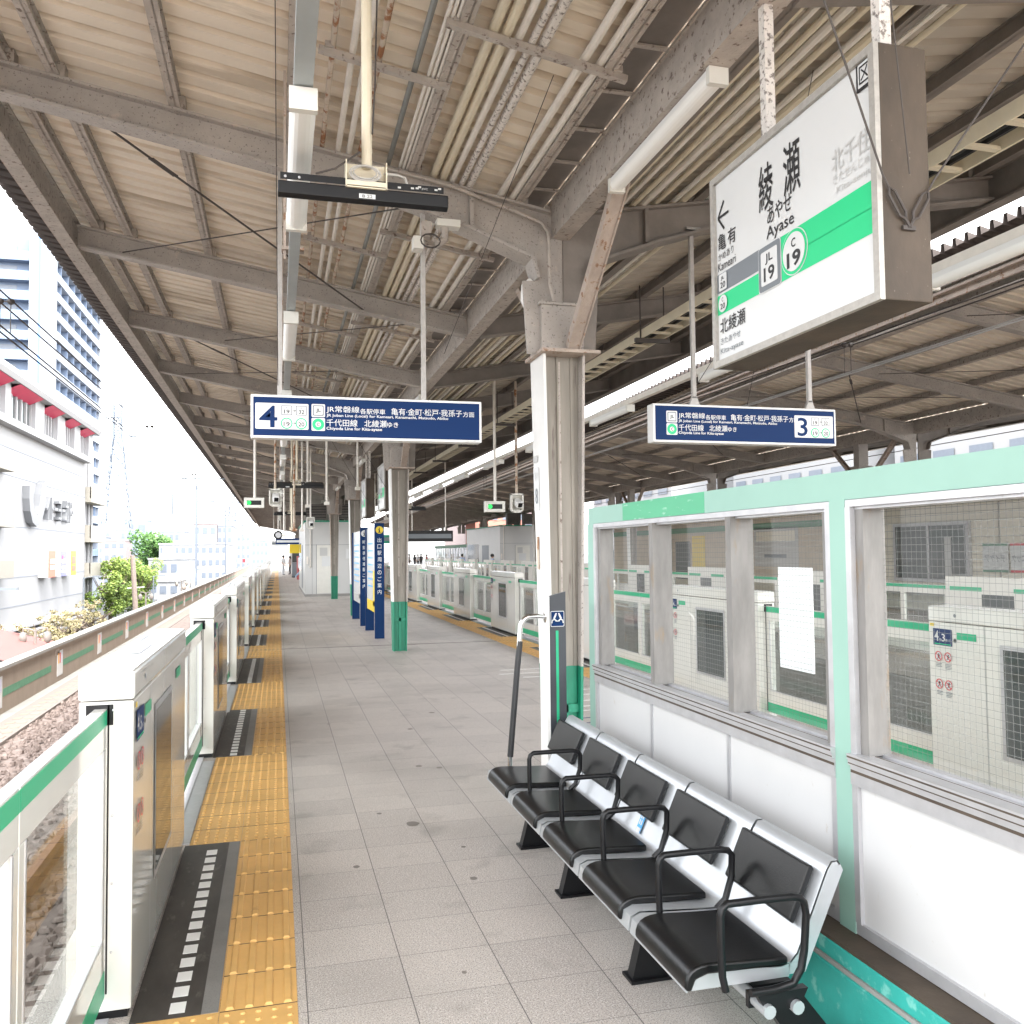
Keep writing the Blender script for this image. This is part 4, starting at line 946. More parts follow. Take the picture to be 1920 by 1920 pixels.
def camera_box(x, y, z, label, rust=False):
    t = thing('security_camera', label, 'camera', (x, y, z), 'security cameras on ceiling poles')
    mb = MB(); mb.box(x-.11, x-.085, y, y+.12, z-.14, z+.14); mb.box(x+.085, x+.11, y, y+.12, z-.14, z+.14); mb.box(x-.11, x+.11, y, y+.12, z+.12, z+.145); mb.box(x-.11, x+.11, y+.1, y+.12, z-.14, z+.12); mb.prism([(x-.11, z-.14), (x+.11, z-.14), (x+.05, z-.18), (x-.05, z-.18)], y, y+.12, 'y'); mb.build('shield', M['creamm'], t)
    mb = MB(); mb.bar((x, y+.1, z+.02), (x+.02, y-.10, z-.06), .11, .11); mb.build('camera_body', M['wplastic'], t, bevel=.008)
    mb = MB(); mb.bar((x+.02, y-.1, z-.06), (x+.021, y-.106, z-.063), .075, .075); mb.build('lens', M['black'], t)
    mb = MB(); mb.tube([(x, y+.06, z+.145), (x, y+.06, rt(x if x < CX else 2*CX-x)+.05)], .022, 10); mb.build('ceiling_pole', M['piperust' if rust else 'pipe'], t)
camera_box(-.045, 16.5, 2.76, 'white security camera on a rusty pole beside the signal over the yellow paving', True)
camera_box(3.95, 14.4, 2.56, 'white security camera on an orange brown pole near the nearest column', True)
camera_box(.85, 24, 2.55, 'dark eyed security camera hung before the white booth')
for i, (x, y, z, m) in enumerate(((.3, 17, 2.2, 'piperust'), (.58, 18, 2.7, 'pipe'), (.9, 17, 2.7, 'pipe'), (.30, 20, 2.3, 'pipecream'), (.55, 21, 2.3, 'pipe'), (.15, 22.4, 2.2, 'pipe'), (1.5, 17.2, 3.0, 'pipe'), (3.6, 11.6, 3.0, 'pipe'), (2.62, 22, 2.6, 'pipe'), (3.2, 30, 2.5, 'pipe'), (2.9, 36, 2.4, 'pipegrey'))):
    mb = MB(); mb.tube([(x, y, z), (x, y, rt(x if x < CX else 2*CX-x)+.05)], .02, 8); mb.box(x-.05, x+.05, y-.04, y+.04, z-.06, z)
    tag(mb.build('ceiling_pole', M[m]), 'slender ceiling pole with a small fitting, %s' % ['rusty one below sign 4', 'thinner white one below sign 4', 'white one below the middle of sign 4', 'cream one near the second monitor', 'white one near the second monitor', 'white one under the lamp row, far off', 'white one before the second column', 'between the nearest column and sign 3', 'far one past the second column', 'farther one over the sign 3 side', 'grey farthest one over the sign 3 side'][i], 'pole')
# round mirror
t = thing('convex_mirror', 'small dark round mirror hung on a pole over the yellow paving', 'mirror', (.02, 33, 2.35))
mb = MB(); mb.tube([(.02, 33, 2.4), (.02, 33.03, 2.4)], .16, 20); mb.build('mirror_rim', M['black'], t); mb = MB(); mb.tube([(.02, 32.99, 2.4), (.02, 33.0, 2.4)], .1, 20); mb.build('mirror_face', M['alu'], t)
mb = MB(); mb.tube([(.02, 33.02, 2.55), (.02, 33.02, 4.6)], .02, 8); mb.build('ceiling_pole', M['pipe'], t)
# far hanging boards
def board(x, y, z, W, H_, label, m='navy', strip=None):
    t = thing('hanging_sign', label, 'sign', (x, y, z)); mb = MB(); mb.box(x-W/2, x+W/2, y, y+.1, z, z+H_); mb.build('sign_case', M[m], t)
    if strip:
        mb = MB(); mb.box(x-W/2+.05, x+W/2-.05, y-.004, y, z+H_*.3, z+H_*.7); mb.build('sign_text_panel', M[strip], t)
    mb = MB()
    for s in (-1, 1): mb.box(x+s*W*.35-.015, x+s*W*.35+.015, y+.04, y+.07, z+H_, rt(x if x < CX else 2*CX-x)+.05)
    mb.build('hanger_pole', M['pipe'], t); return t
board(.75, 46, 2.2, 1.7, .3, 'small far blue hanging sign above the standing people', 'navy', 'signw')
board(1.4, 52, 1.75, 1.5, .5, 'orange yellow far hanging sign past the white booth', 'yellow')
board(.1, 50, 2.15, .9, .3, 'pale far hanging sign nearest the yellow paving', 'signw', 'grey')
board(4.55, 27, 2.05, 1.5, .34, 'black departure board hung over the sign 3 side edge', 'black', 'grey')
board(3.95, 36, 2.1, 2.2, .35, 'dark green hanging sign far along the sign 3 side', 'green2', 'grey')
board(3.4, 40, 2.5, 1.4, .3, 'far dark hanging sign, highest of the group past the second column', 'black')
# camera junction on the nearest rafter haunch
t = thing('junction_box', 'small cream junction box under the nearest rafter, atop a sign 4 hanger pole', 'junction box', (1.05, 6.2, 4.05))
mb = MB(); mb.box(.99, 1.06, 6.12, 6.2, 3.98, 4.09); mb.build('clamp_plate', M['steel2'], t)
mb = MB(); mb.box(1.10, 1.27, 6.1, 6.19, 4.06, 4.11); mb.build('box_body', M['creamm'], t)
mb = MB(); mb.tube([(1.16, 6.14, 4.06), (1.16, 6.14, 3.97), (1.1, 6.12, 3.93)], .03, 8); mb.build('spotlight', M['steel2'], t)
mb = MB(); mb.box(.93, 1.0, 6.1, 6.2, 3.88, 3.97); mb.build('small_box', M['creamm'], t)
mb = MB(); mb.tube([(1.05+.07*cos(a/6*pi), 6.1, 3.94+.05*sin(a/6*pi)) for a in range(13)], .006, 6); mb.build('cable_coil', M['wire'], t)
# conduit on the haunch
mb = MB(); mb.tube([(.55, 6.17, rt(.55)-.03), (1.2, 6.17, rt(1.2)-.03), (1.75, 6.16, 4.22), (1.90, 6.16, 4.17), (1.95, 6.16, 4.1), (1.96, 6.16, 3.7), (1.99, 6.16, 3.58)], .014, 8)
tag(mb.build('conduit_pipe', M['steel2'], None, smooth=True), 'thin bent conduit running down the haunch of the nearest column', 'pipe')
mb = MB(); mb.tube([(1.86, 6.3, 3.75), (1.82, 6.3, 3.72), (1.815, 6.3, 3.62), (1.84, 6.3, 3.56), (1.9, 6.3, 3.53)], .045, 10)
tag(mb.build('drain_pipe', M['wpaint'], None, smooth=True), 'short bent white drain pipe at the head of the nearest column', 'pipe')
# fine stay wires
for a, b, lab in (((1.15, 1.6, 4.6), (2.06, 2.46, 2.98), 'thin dark stay wire crossing in front of the station name sign'), ((-.02, 3.4, 4.75), (.0, 6.1, 2.86), 'hair thin wire dropping from the canopy to sign 4'), ((1.5, 4.6, 4.4), (1.2, 6.4, 3.2), 'thin slack wire near the nearest column'), ((2.9, 4.2, 4.4), (3.6, 6.2, 2.86), 'thin stay wire running to the sign three'), ((3.9, 5.2, 4.6), (3.16, 6.2, 3.0), 'second thin stay wire running to the sign three')):
    tag(MB().tube([a, b], .0026, 5).build('stay_wire', M['wire']), lab, 'wire')

# overhead line
def catenary(x, lab, yz=-6, y1=420, zc=3.8, zm=4.3):
    t = thing('overhead_line', lab, 'overhead wire', (x, 0, zc))
    for dx in (-.035, .035):
        mb = MB(); mb.tube([(x+dx, yz, zc), (x+dx, y1, zc)], .008, 6); mb.build('contact_wire', M['wirel'] if x > 0 else M['wire'], t)
    span = 38; mb = MB()
    for dx in (-.06, .06):
        pts = []
        k = int((y1-yz)/4.75)
        for i in range(k+1):
            y = yz+i*4.75; u = ((y-20) % span)/span-.5; pts.append((x+dx, y, zm-.25+1.0*u*u))
        mb.tube(pts, .008, 6)
    mb.build('messenger_wire', M['wire'], t)
    for k in range(9):
        mb = MB(); y = 9+9.5*k; u = ((y-20) % span)/span-.5; z = zm-.25+1.0*u*u
        for s in (-.045, .045): mb.tube([(x+s, y, zc), (x+s, y, z)], .005, 5); mb.ell((x+s, y, z), (.035, .035, .03), 8, 6)
        mb.bar((x-.045, y, z), (x+.045, y, z), .01, .01); mb.build('dropper', M['wire'], t)
catenary(-2.45, 'overhead wires beside the canopy eave, above the near track')
catenary(6.58, 'overhead wires between the two canopies', zm=4.35)
# ================================================================ people
def person(label, loc, rz, h, pose, shirt, trous, hair, longhair=False, bag=False):
    t = thing('person', label, 'person', loc, rz=0)
    # joints for a figure of height 1, facing -y
    if pose == 'stand':
        J = dict(pel=(0, 0, .52), sp=(0, .005, .62), ch=(0, .0, .74), nk=(0, .0, .83), hd=(0, -.008, .90), tp=(0, -.005, .965),
                 sl=(.105, 0, .79), el=(.135, .01, .63), wl=(.13, -.05, .49), sr=(-.105, 0, .79), er=(-.135, .01, .63), wr=(-.11, -.09, .53),
                 hl=(.05, 0, .50), kl=(.055, -.01, .28), al=(.058, .015, .05), tl=(.065, -.075, .018), hr=(-.05, 0, .50), kr=(-.055, .0, .28), ar=(-.06, .02, .05), tr=(-.068, -.07, .018))
    else:
        J = dict(pel=(0, 0, .20), sp=(0, .03, .30), ch=(0, .05, .42), nk=(0, .05, .51), hd=(0, .02, .58), tp=(0, .02, .645),
                 sl=(.105, .05, .47), el=(.14, -.02, .33), wl=(.08, -.15, .30), sr=(-.105, .05, .47), er=(-.14, -.02, .33), wr=(-.08, -.15, .28),
                 hl=(.05, -.02, .19), kl=(.07, -.25, .26), al=(.06, -.42, .06), tl=(.07, -.5, .05), hr=(-.05, -.02, .19), kr=(-.07, -.26, .20), ar=(-.06, -.48, .05), tr=(-.08, -.56, .07))
    R = dict(pel=.085, sp=.075, ch=.09, nk=.032, hd=.06, tp=.045, sl=.04, el=.028, wl=.019, sr=.04, er=.028, wr=.019, hl=.06, kl=.04, al=.026, tl=.022, hr=.06, kr=.04, ar=.026, tr=.022)
    E_ = [('pel', 'sp'), ('sp', 'ch'), ('ch', 'nk'), ('nk', 'hd'), ('hd', 'tp'), ('ch', 'sl'), ('sl', 'el'), ('el', 'wl'), ('ch', 'sr'), ('sr', 'er'), ('er', 'wr'), ('pel', 'hl'), ('hl', 'kl'), ('kl', 'al'), ('al', 'tl'), ('pel', 'hr'), ('hr', 'kr'), ('kr', 'ar'), ('ar', 'tr')]
    for s, wri in ((1, 'wl'), (-1, 'wr')):
        e = Vector(J['el' if s > 0 else 'er']); wv = Vector(J[wri]); d = (wv-e).normalized(); sd_ = Vector((0, 1, 0)) if abs(d.y) < .8 else Vector((1, 0, 0))
        pm_ = wv+d*.045; J['p'+wri] = tuple(pm_); R['p'+wri] = .017; E_.append((wri, 'p'+wri))
        for q in range(5):
            off = sd_*(.012*(q-1.5)) if q < 4 else sd_*-.035
            tip = pm_+off*1.3+d*((.045, .052, .05, .04)[q] if q < 4 else .01)
            J['f%d%s' % (q, wri)] = tuple(tip); R['f%d%s' % (q, wri)] = .0055; E_.append(('p'+wri if q < 4 else wri, 'f%d%s' % (q, wri)))
    names = list(J); idx = {n_: i for i, n_ in enumerate(names)}
    me = bpy.data.meshes.new('tmp'); me.from_pydata([tuple(c*h for c in J[n_]) for n_ in names], [(idx[a], idx[b]) for a, b in E_], [])
    o = bpy.data.objects.new('tmp', me); col.objects.link(o)
    o.modifiers.new('s', 'SKIN'); sv = me.skin_vertices[0].data
    for i, n_ in enumerate(names):
        r = R[n_]*h*.86; sv[i].radius = (r*1.25 if n_ in ('ch', 'pel', 'sp') else r, r*.8 if n_ in ('ch', 'pel', 'sp') else r); sv[i].use_root = n_ == 'pel'
    o.modifiers.new('u', 'SUBSURF').levels = 2
    ev = o.evaluated_get(bpy.context.evaluated_depsgraph_get()); m2 = bpy.data.meshes.new_from_object(ev)
    bpy.data.objects.remove(o)
    m2.materials.clear()
    for x in (M['skin'], shirt, trous, M['black']): m2.materials.append(x)
    zt, zn = (.53, .83) if pose == 'stand' else (.22, .51)
    for p in m2.polygons:
        c = p.center/h; p.use_smooth = True
        if c.z > zn: i_ = 0
        elif pose == 'stand': i_ = 3 if c.z < .045 else 2 if c.z < zt and abs(c.x) < .105 and not (abs(c.x) > .095 and c.z > .40) else 1 if c.z > .64 or abs(c.x) < .095 else 0
        else: i_ = 3 if c.y < -.43 and c.z < .11 else 2 if c.z < zt or (c.y < -.12 and c.z < .31 and abs(c.x) < .1) else 1 if c.y > -.06 else 0
        p.material_index = i_
    b = bpy.data.objects.new('body', m2); col.objects.link(b); b.parent = t
    # face + hair
    hd = Vector(J['hd'])*h; mb = MB()
    mb.ell((hd.x, hd.y+.012*h, hd.z+.028*h), (.058*h, .066*h, .062*h), 14, 10)
    if longhair: mb.ell((hd.x, hd.y+.045*h, hd.z-.03*h), (.055*h, .035*h, .10*h), 12, 8)
    hb = MB(); hb.v = [(v[0]+loc[0], v[1]+loc[1], v[2]+loc[2]) for v in mb.v]; hb.f = mb.f; hb.mi = mb.mi
    hb.build('hair', hair, t, smooth=True)
    fb_ = MB()
    for s in (-1, 1): fb_.ell((loc[0]+hd.x+s*.021*h, loc[1]+hd.y-.055*h, loc[2]+hd.z+.005*h), (.007*h, .004*h, .004*h), 8, 6)
    fb_.build('eye', M['black'], t)
    fb_ = MB(); fb_.ell((loc[0]+hd.x, loc[1]+hd.y-.06*h, loc[2]+hd.z-.012*h), (.008*h, .011*h, .013*h), 8, 6); fb_.build('nose', M['skin'], t)
    if bag:
        mb = MB(); mb.box(loc[0]+.16*h, loc[0]+.2*h, loc[1]-.06*h, loc[1]+.06*h, loc[2]+.38*h, loc[2]+.52*h); tag(mb.build('shoulder_bag', M['black'], None), 'dark shoulder bag carried by the woman standing far down the platform', 'bag')
    t.rotation_euler.z = rz
    return t
M['skin'] = mat('skin', (.5, .31, .22), .5, var=.03)
W_ = mat('white_cloth', (.75, .76, .78), .8, var=.03); K_ = mat('dark_cloth', (.03, .03, .035), .8, var=.1); B_ = mat('pale_blue_jeans', (.35, .46, .6), .8, var=.08); T_c = mat('taupe_cloth', (.32, .26, .24), .8, var=.05); H_ = mat('black_hair', (.015, .012, .01), .5, var=.1); LB = mat('light_blue_shirt', (.45, .55, .75), .8, var=.03); RD = mat('dull_red_cloth', (.4, .1, .1), .8, var=.05); PW = mat('pale_trousers', (.55, .58, .62), .8, var=.03)
person('man in white shirt and pale trousers standing far down the platform', (.45, 74, 0), radians(60), 1.62, 'stand', W_, PW, H_)
person('long haired woman in taupe top and black trousers beside a man in white', (.98, 75, 0), radians(-70), 1.55, 'stand', T_c, K_, H_, True, True)
person('seated person in jeans with legs stretched out past the corner of the white booth', (1.75, 57.5, .14), radians(-90), 1.6, 'sit', RD, B_, H_)
# far people on the opposite platform
OA = .03; OX = 12.4
def opp(x, y): dx = x-CX; return (OX+dx*cos(OA)+y*sin(OA), -dx*sin(OA)+y*cos(OA))
p = opp(1.0, 64); person('man in light blue shirt seen from behind on the opposite platform', (*p, 0), radians(150), 1.6, 'stand', LB, K_, H_)
p = opp(-.2, 47.5); person('man in patterned dark shirt walking beside the booth on the opposite platform', (*p, 0), radians(60), 1.62, 'stand', LB, K_, H_)
for i in range(7):
    p = opp(-.4+.42*i, 92+.7*(i % 3)); person(['waiting person in dark red at one end of the far crowd', 'waiting person in black, second in the far crowd', 'waiting person in taupe in the far crowd', 'waiting person in black with long hair in the far crowd', 'waiting person in white in the far crowd', 'waiting person in dark clothes next to the one in white in the far crowd', 'waiting person in red at the other end of the far crowd'][i], (*p, 0), radians(40*i), 1.52+.03*(i % 3), 'stand', (RD, K_, T_c, K_, W_, K_, RD)[i], K_, H_, i == 3)

# ================================================================ booths, boards, things on the platform
def booth(x0, x1, y0, y1, zt, label, door_x, rz=0, px_=None):
    t = thing('platform_booth', label, 'booth', (x0, y0, 0))
    mb = MB(); mb.box(x0, x1, y0, y1, .1, zt); mb.build('wall', M['booth'], t)
    mb = MB(); mb.box(x0-.01, x1+.01, y0-.012, y1, 0, .1); mb.build('plinth', M['concg'], t)
    mb = MB(); mb.box(x0-.05, x1+.05, y0-.05, y1+.05, zt, zt+.06); mb.build('green_roof_edge', M['green2'], t)
    f = Face((x0, y0, 0), (1, 0, 0), (0, 0, 1), t, .003)
    f.rect(.27, .1, .28, zt, 'panel_joint', 'grey', 1).rect(0, zt*.69, x1-x0, zt*.69+.012, 'panel_joint', 'grey', 1)
    f.rect(door_x, .12, door_x+.85, 2.05, 'door', 'creamm', 2).rect(door_x-.02, .1, door_x, 2.08, 'door_frame', 'grey', 2).rect(door_x+.2, 1.2, door_x+.62, 1.6, 'notice', 'signw', 4).rect(door_x+.12, 1.62, door_x+.42, 1.95, 'notice', 'inkg', 4)
    f.rect(door_x+1.15, 1.5, door_x+1.4, 1.9, 'notice', 'signw', 4)
    f.done()
    fw = Face((x0, y1, 0), (0, -1, 0), (0, 0, 1), t, .003); L_ = y1-y0
    fw.rect(.3, .9, L_*.4, 2.2, 'window', 'dkglass', 1).rect(L_*.5, .2, L_*.7, 2.1, 'side_door', 'grey', 1); fw.done()
    mb = MB(); mb.tube([(x0+.12, y0-.03, 1.2), (x0+.2, y0-.04, 1.15), (x0+.2, y0-.04, zt)], .02, 6); mb.box(x0+.05, x0+.12, y0-.05, y0, 1.3, 1.6); mb.build('cable_pipe', M['pipe'], t)
    return t
M['booth'] = mat('pale_booth_panel', (.56, .56, .55), .4, var=.03, vs=1)
booth(1.06, 3.08, 36, 46, 2.98, 'white panelled booth in the middle of the platform with a green roof edge', .45)
def ac(x, y, z, label, rz=0):
    t = thing('air_conditioner', label, 'air conditioner', (x, y, z), 'air conditioners on the booth roofs', rz)
    mb = MB(); mb.box(x-.4, x+.4, y-.16, y+.16, z+.05, z+.66); mb.build('casing', M['black'], t)
    mb = MB()
    for k in range(9): mb.box(x-.42, x+.42, y-.18, y-.16, z+.08+.065*k, z+.105+.065*k)
    mb.build('grille', M['steeld'], t)
    mb = MB(); mb.box(x-.4, x-.3, y-.18, y+.18, z, z+.05); mb.box(x+.3, x+.4, y-.18, y+.18, z, z+.05); mb.build('foot', M['steeld'], t)
    t.rotation_euler.z = 0
    return t
for i, x in enumerate((1.5, 2.42)): ac(x, 36.5, 3.045, '%s black slatted air conditioner on the booth in the middle of the platform' % ('fully visible' if i == 0 else 'half hidden'))
bx, by = opp(.35, 48)
booth(bx, bx+4.4, by, by+9, 3.15, 'pale grey panelled booth on the opposite platform with a green roof edge', .9)
for i in range(4): ac(bx+.9+.95*i, by+.4, 3.22, '%s black slatted unit on the opposite booth roof, counted away from the track' % ORD[i])
# information boards
def info_board(y0, y1, x, disc, label, txt):
    t = thing('information_board', label, 'information board', (x, y0, 0), 'blue framed information boards')
    for y, ht in ((y0, 2.32), (y1, 2.25)):
        mb = MB(); mb.box(x-.095, x+.095, y-.03, y+.04, 0, ht); mb.build('blue_post', M['blue'], t)
    mb = MB(); mb.box(x-.06, x+.0, y0+.04, y1-.03, .5, 2.25); mb.build('panel', M['signw'], t)
    mb = MB(); mb.box(x-.064, x-.06, y0+.1, y0+.62, .62, 1.35); mb.box(x-.064, x-.06, y0+.06, y1-.1, .5, .72); mb.build('yellow_block', M['yellow'] if disc == 'yellow' else M['inkg'], t)
    mb = MB()
    for k in range(7): mb.box(x-.063, x-.06, y0+.75, y1-.25, 1.0+.15*k, 1.03+.15*k)
    mb.build('map_print', M['lblue'], t)
    f = Face((x-.105, y0-.03, 0), (1, 0, 0), (0, 0, 1), t, .002)
    f.disc(.105, 2.18, .075, 'info_disc', disc, 1, 24).disc(.105, 2.215, .013, 'info_letter', 'ink', 2, 12).rect(.093, 2.13, .117, 2.195, 'info_letter', 'ink', 2).rect(.08, 2.125, .13, 2.138, 'info_letter', 'ink', 2).rect(.08, 2.182, .11, 2.195, 'info_letter', 'ink', 2)
    for k, c_ in enumerate(txt): f.text(c_, .065, 1.93-.13*k, .145, 2.02-.13*k, 'post_lettering', 'signw', 1, .01)
    f.done(); return t
info_board(17.8, 19.75, 1.98, 'yellow', 'nearer blue information board with a yellow i disc', '出口駅周辺のご案内')
info_board(21.0, 23.3, 1.98, 'signw', 'farther blue information board with a white i disc', '時刻表停車駅ご案内')
# vending row, red bench, bin beyond the booth
t = thing('vending_machine', 'red fronted vending machine beyond the booth behind the seated person', 'vending machine', (1.6, 60, 0))
mb = MB(); mb.box(1.25, 2.3, 60, 61.5, 0, 1.55); mb.build('cabinet', RD, t); mb = MB(); mb.box(1.3, 2.2, 59.99, 60, .75, 1.45); mb.build('display_window', M['signw'], t)
mb = MB(); mb.box(1.02, 1.38, 66, 66.5, 0, 1.02); mb.box(1.0, 1.4, 65.98, 66.52, 1.02, 1.06); tag(mb.build('litter_bin', M['grey']), 'dark grey litter bin standing behind the woman in taupe', 'bin')
t = thing('waiting_room', 'pale far waiting room block closing the view along the platform', 'booth', (1.2, 84, 0))
mb = MB(); mb.box(1.2, 3.0, 84, 96, 0, 2.7); mb.build('wall', M['booth'], t); mb = MB(); mb.box(1.3, 2.9, 83.98, 84, .9, 2.2); mb.build('window', M['dkglass'], t)

# ================================================================ opposite platform
oc = copy_tree(can); oc.scale.x = 1.12; oc.location = (OX, 0, 0); oc.rotation_euler.z = -OA
oc['label'] = 'dark canopy of the opposite platform seen beyond the track 3 wires'
struct(MB().box(-.9, 6, -8, 150, -.35, 0).build('opposite_platform_floor', M['floor']))
of = bpy.data.objects['opposite_platform_floor']
for v in of.data.vertices:
    x_, y_ = opp(v.co.x, v.co.y); v.co.x, v.co.y = x_, y_
ob = MB(); ob.box(-.82, 6, -8, 150, -1.5, -.35); oo = struct(ob.build('opposite_platform_base', M['concg']))
for v in oo.data.vertices: v.co.x, v.co.y = opp(v.co.x, v.co.y)
for i, y in enumerate((2.6, 17.2, 31.8, 46.4, 61)):
    c = copy_tree(c1); x_, y_ = opp(CX, y); c.location = (x_, y_, 0); c.rotation_euler.z = -OA
    for ch in list(c.children):
        if any(q in ch.name for q in ('number', 'tape', 'peeled')): bpy.data.objects.remove(ch)
    c['label'] = '%s dark forked column of the opposite canopy, counting away from the camera' % ORD[i]
# gates of the opposite platform
tg = thing('gate_cabinet', 'x', 'platform gate cabinet', (0, 0, 0), 'gate cabinets of the opposite platform')
mb = MB(); mb.box(-.1, .1, -1.05, 1.05, 0, 1.27); mb.build('body', M['creamm'], tg, bevel=.01)
mb = MB(); mb.box(-.104, -.1, -.3, .3, .35, 1.02); mb.build('front_window', M['dkglass'], tg)
mb = MB(); mb.box(-.104, -.1, -.95, -.3, 1.06, 1.12); mb.box(-.104, -.1, .3, .95, 1.06, 1.12); mb.build('green_mark', M['green'], tg)
rg = thing('sliding_gate', 'x', 'platform gate', (0, 0, 0), 'gates of the opposite platform')
mb = MB(); mb.box(-.02, .02, -1.1, 1.1, .98, 1.12); mb.box(-.02, .02, -1.1, 1.1, .06, .25)
for y in (-1.1, -.05, 1.0): mb.box(-.02, .02, y, y+.1, .25, .98)
mb.build('gate_leaf', M['creamm'], rg)
mb = MB(); mb.box(-.023, -.02, -1.1, 1.1, 1.06, 1.115); mb.build('green_stripe', M['green'], rg)
mb = MB(); mb.box(-.003, .003, -1.0, 1.0, .25, .98); mb.build('glass_pane', M['glass'], rg)
for i, (a, b) in enumerate(zip(STARTS[1:17], ENDS[1:17])):
    lab = '%s white gate cabinet along the opposite platform, counting away from the camera' % ORD[i]
    x_, y_ = opp(-.62, (a+b)/2+1.3)
    c = tg if i == 0 else copy_tree(tg); c.location = (x_, y_, 0); c.rotation_euler.z = -OA; c['label'] = lab
    x_, y_ = opp(-.62, (b+STARTS[i+2])/2+1.3)
    c = rg if i == 0 else copy_tree(rg); c.location = (x_, y_, 0); c.rotation_euler.z = -OA; c['label'] = '%s glazed gate with green stripe along the opposite platform, counting away from the camera' % ORD[i]
# long glazed shelter far down the opposite platform
t = thing('glazed_shelter', 'long glazed shelter with a green roof line far down the opposite platform', 'shelter', (*opp(3.2, 70), 0), rz=-OA)
def loc_(mb, name, m, par): o_ = bpy.data.meshes.new(name); o_.from_pydata(mb.v, [], mb.f); o_.materials.append(M[m]); q_ = bpy.data.objects.new(name, o_); col.objects.link(q_); q_.parent = par; return q_
mb = MB(); mb.box(-.5, .5, -14, 20, 2.1, 2.35); loc_(mb, 'green_roof', 'stripe', t)
mb = MB(); mb.box(-.4, -.36, -14, 20, .9, 2.1); loc_(mb, 'glass_wall', 'glass', t)
mb = MB()
for k in range(24): mb.box(-.42, -.34, -14+1.45*k, -13.9+1.45*k, 0, 2.1)
mb.box(-.41, -.35, -14, 20, 0, .9); loc_(mb, 'frame', 'wplastic', t)

# ================================================================ buildings right of the line
def win_rows(t, face, rows, cols, u0, v0, du, dv, w_, h_, m='dkglass', lim=100):
    n = 0
    for r in range(rows):
        for c in range(cols):
            if n >= lim: return
            f = Face(face.o, face.u, face.w, t, .06); f.rect(u0+c*du, v0+r*dv, u0+c*du+w_, v0+r*dv+h_, 'window', m, 1); f.done(); n += 1
t = thing('clinic_building', 'beige clad building with a wide dark window seen through the wired glass', 'building', (18, 16, -7))
M['clad'] = mat('beige_cladding', (.78, .73, .62), .7, var=.04, vs=1)
mb = MB(); mb.box(18, 26, 5.5, 26, -7, 3.55); mb.build('wall', M['clad'], t)
mb = MB()
for k in range(26): mb.box(17.975, 18, 5.5, 26, -2.4+.23*k, -2.388+.23*k)
for y in (8.5, 12.4, 16.3, 18.6, 23.6): mb.box(17.97, 18, y, y+.03, -2.4, 3.5)
mb.build('cladding_joint', mat('dark_cladding_joint', (.3, .27, .22), .8, var=0), t)  # thin darker joint lines across the cladding
mb = MB(); mb.box(17.7, 26.2, 5.3, 26.2, 3.55, 3.66); mb.build('roof_edge', M['concw'], t)
for (ya, yb) in ((19.7, 22.45), (12.9, 15.6)):
    mb = MB(); mb.box(17.9, 18.02, ya-.12, yb+.12, .72, 2.42); mb.build('window_frame', M['alu'], t)
    mb = MB(); mb.box(17.885, 17.9, ya, yb, .82, 2.32); w_ = mb.build('window', M['dkglass'], t)
    mb = MB(); mb.box(17.87, 17.885, (ya+yb)/2-.04, (ya+yb)/2+.04, .82, 2.32); mb.build('window_bar', M['alu'], t)
    mb = MB(); mb.box(17.88, 17.884, ya+.5, ya+.75, .9, 2.0); mb.build('curtain', M['inkg'], t)
mb = MB(); mb.box(17.3, 17.95, 5.5, 26, .42, .55); mb.build('ledge', M['concw'], t)
f = Face((17.96, 19.2, 1.05), (0, -1, 0), (0, 0, 1), t, .01)
for k, (s_, m_) in enumerate((('デイケア', 'stripe'), ('クリニック', 'red'))):
    f.rect(.05+.9*k, 0, .88+.9*k, .75, 'notice', 'signw', 1).rect(.05+.9*k, .68, .88+.9*k, .75, 'notice_edge', m_, 2).rect(.05+.9*k, 0, .88+.9*k, .06, 'notice_edge', m_, 2).text(s_, .13+.9*k, .26, .8+.9*k, .46, 'notice_text', 'grey', 3, 0, True)
f.done()
t = thing('brown_building', 'brownish low building with a yellow panel and glass doors seen through the middle window', 'building', (19, 28, -7))
M['brownw'] = mat('brown_wall', (.55, .47, .37), .8, var=.08, vs=2)
mb = MB(); mb.box(19, 30, 26.3, 48, -7, 3.2); mb.build('wall', M['brownw'], t)
f = Face((19, 48, 0), (0, -1, 0), (0, 0, 1), t, .02)
f.rect(10, .3, 11.3, 2.35, 'yellow_panel', 'yellow', 1).rect(8.2, .3, 9.8, 2.1, 'door', 'dkglass', 1).rect(6.0, .2, 7.8, 2.2, 'door', 'dkglass', 1).rect(15.6, 1.0, 18.8, 2.55, 'sign_panel', 'inkg', 1).rect(15.8, 2.0, 18.6, 2.4, 'sign_text', 'clad', 2).rect(16.4, 1.35, 18, 1.5, 'sign_text', 'grey', 2)
f.rect(0, 2.5, 21, 2.75, 'fascia', 'stripe', 1); f.done()
PB = mat('pale_blue_facade', (.22, .27, .35), .7, var=.03, vs=.3); PW2 = mat('pale_white_facade', (.31, .315, .325), .7, var=.03, vs=.3); PK = mat('pale_pink_facade', (.31, .25, .245), .7, var=.03, vs=.3); RK = mat('brick_red_facade', (.5, .2, .15), .8, var=.06, vs=1); PG = mat('pale_grey_facade', (.23, .25, .285), .7, var=.03, vs=.3)  # distant haze is put into the pale facade colours
M.update(pb=PB, pw=PW2, pk=PK, rk=RK, pg=PG); M['wing'] = mat('hazy_window', (.15, .175, .215), .3, var=.05)  # far windows paled too, haze put into their colour
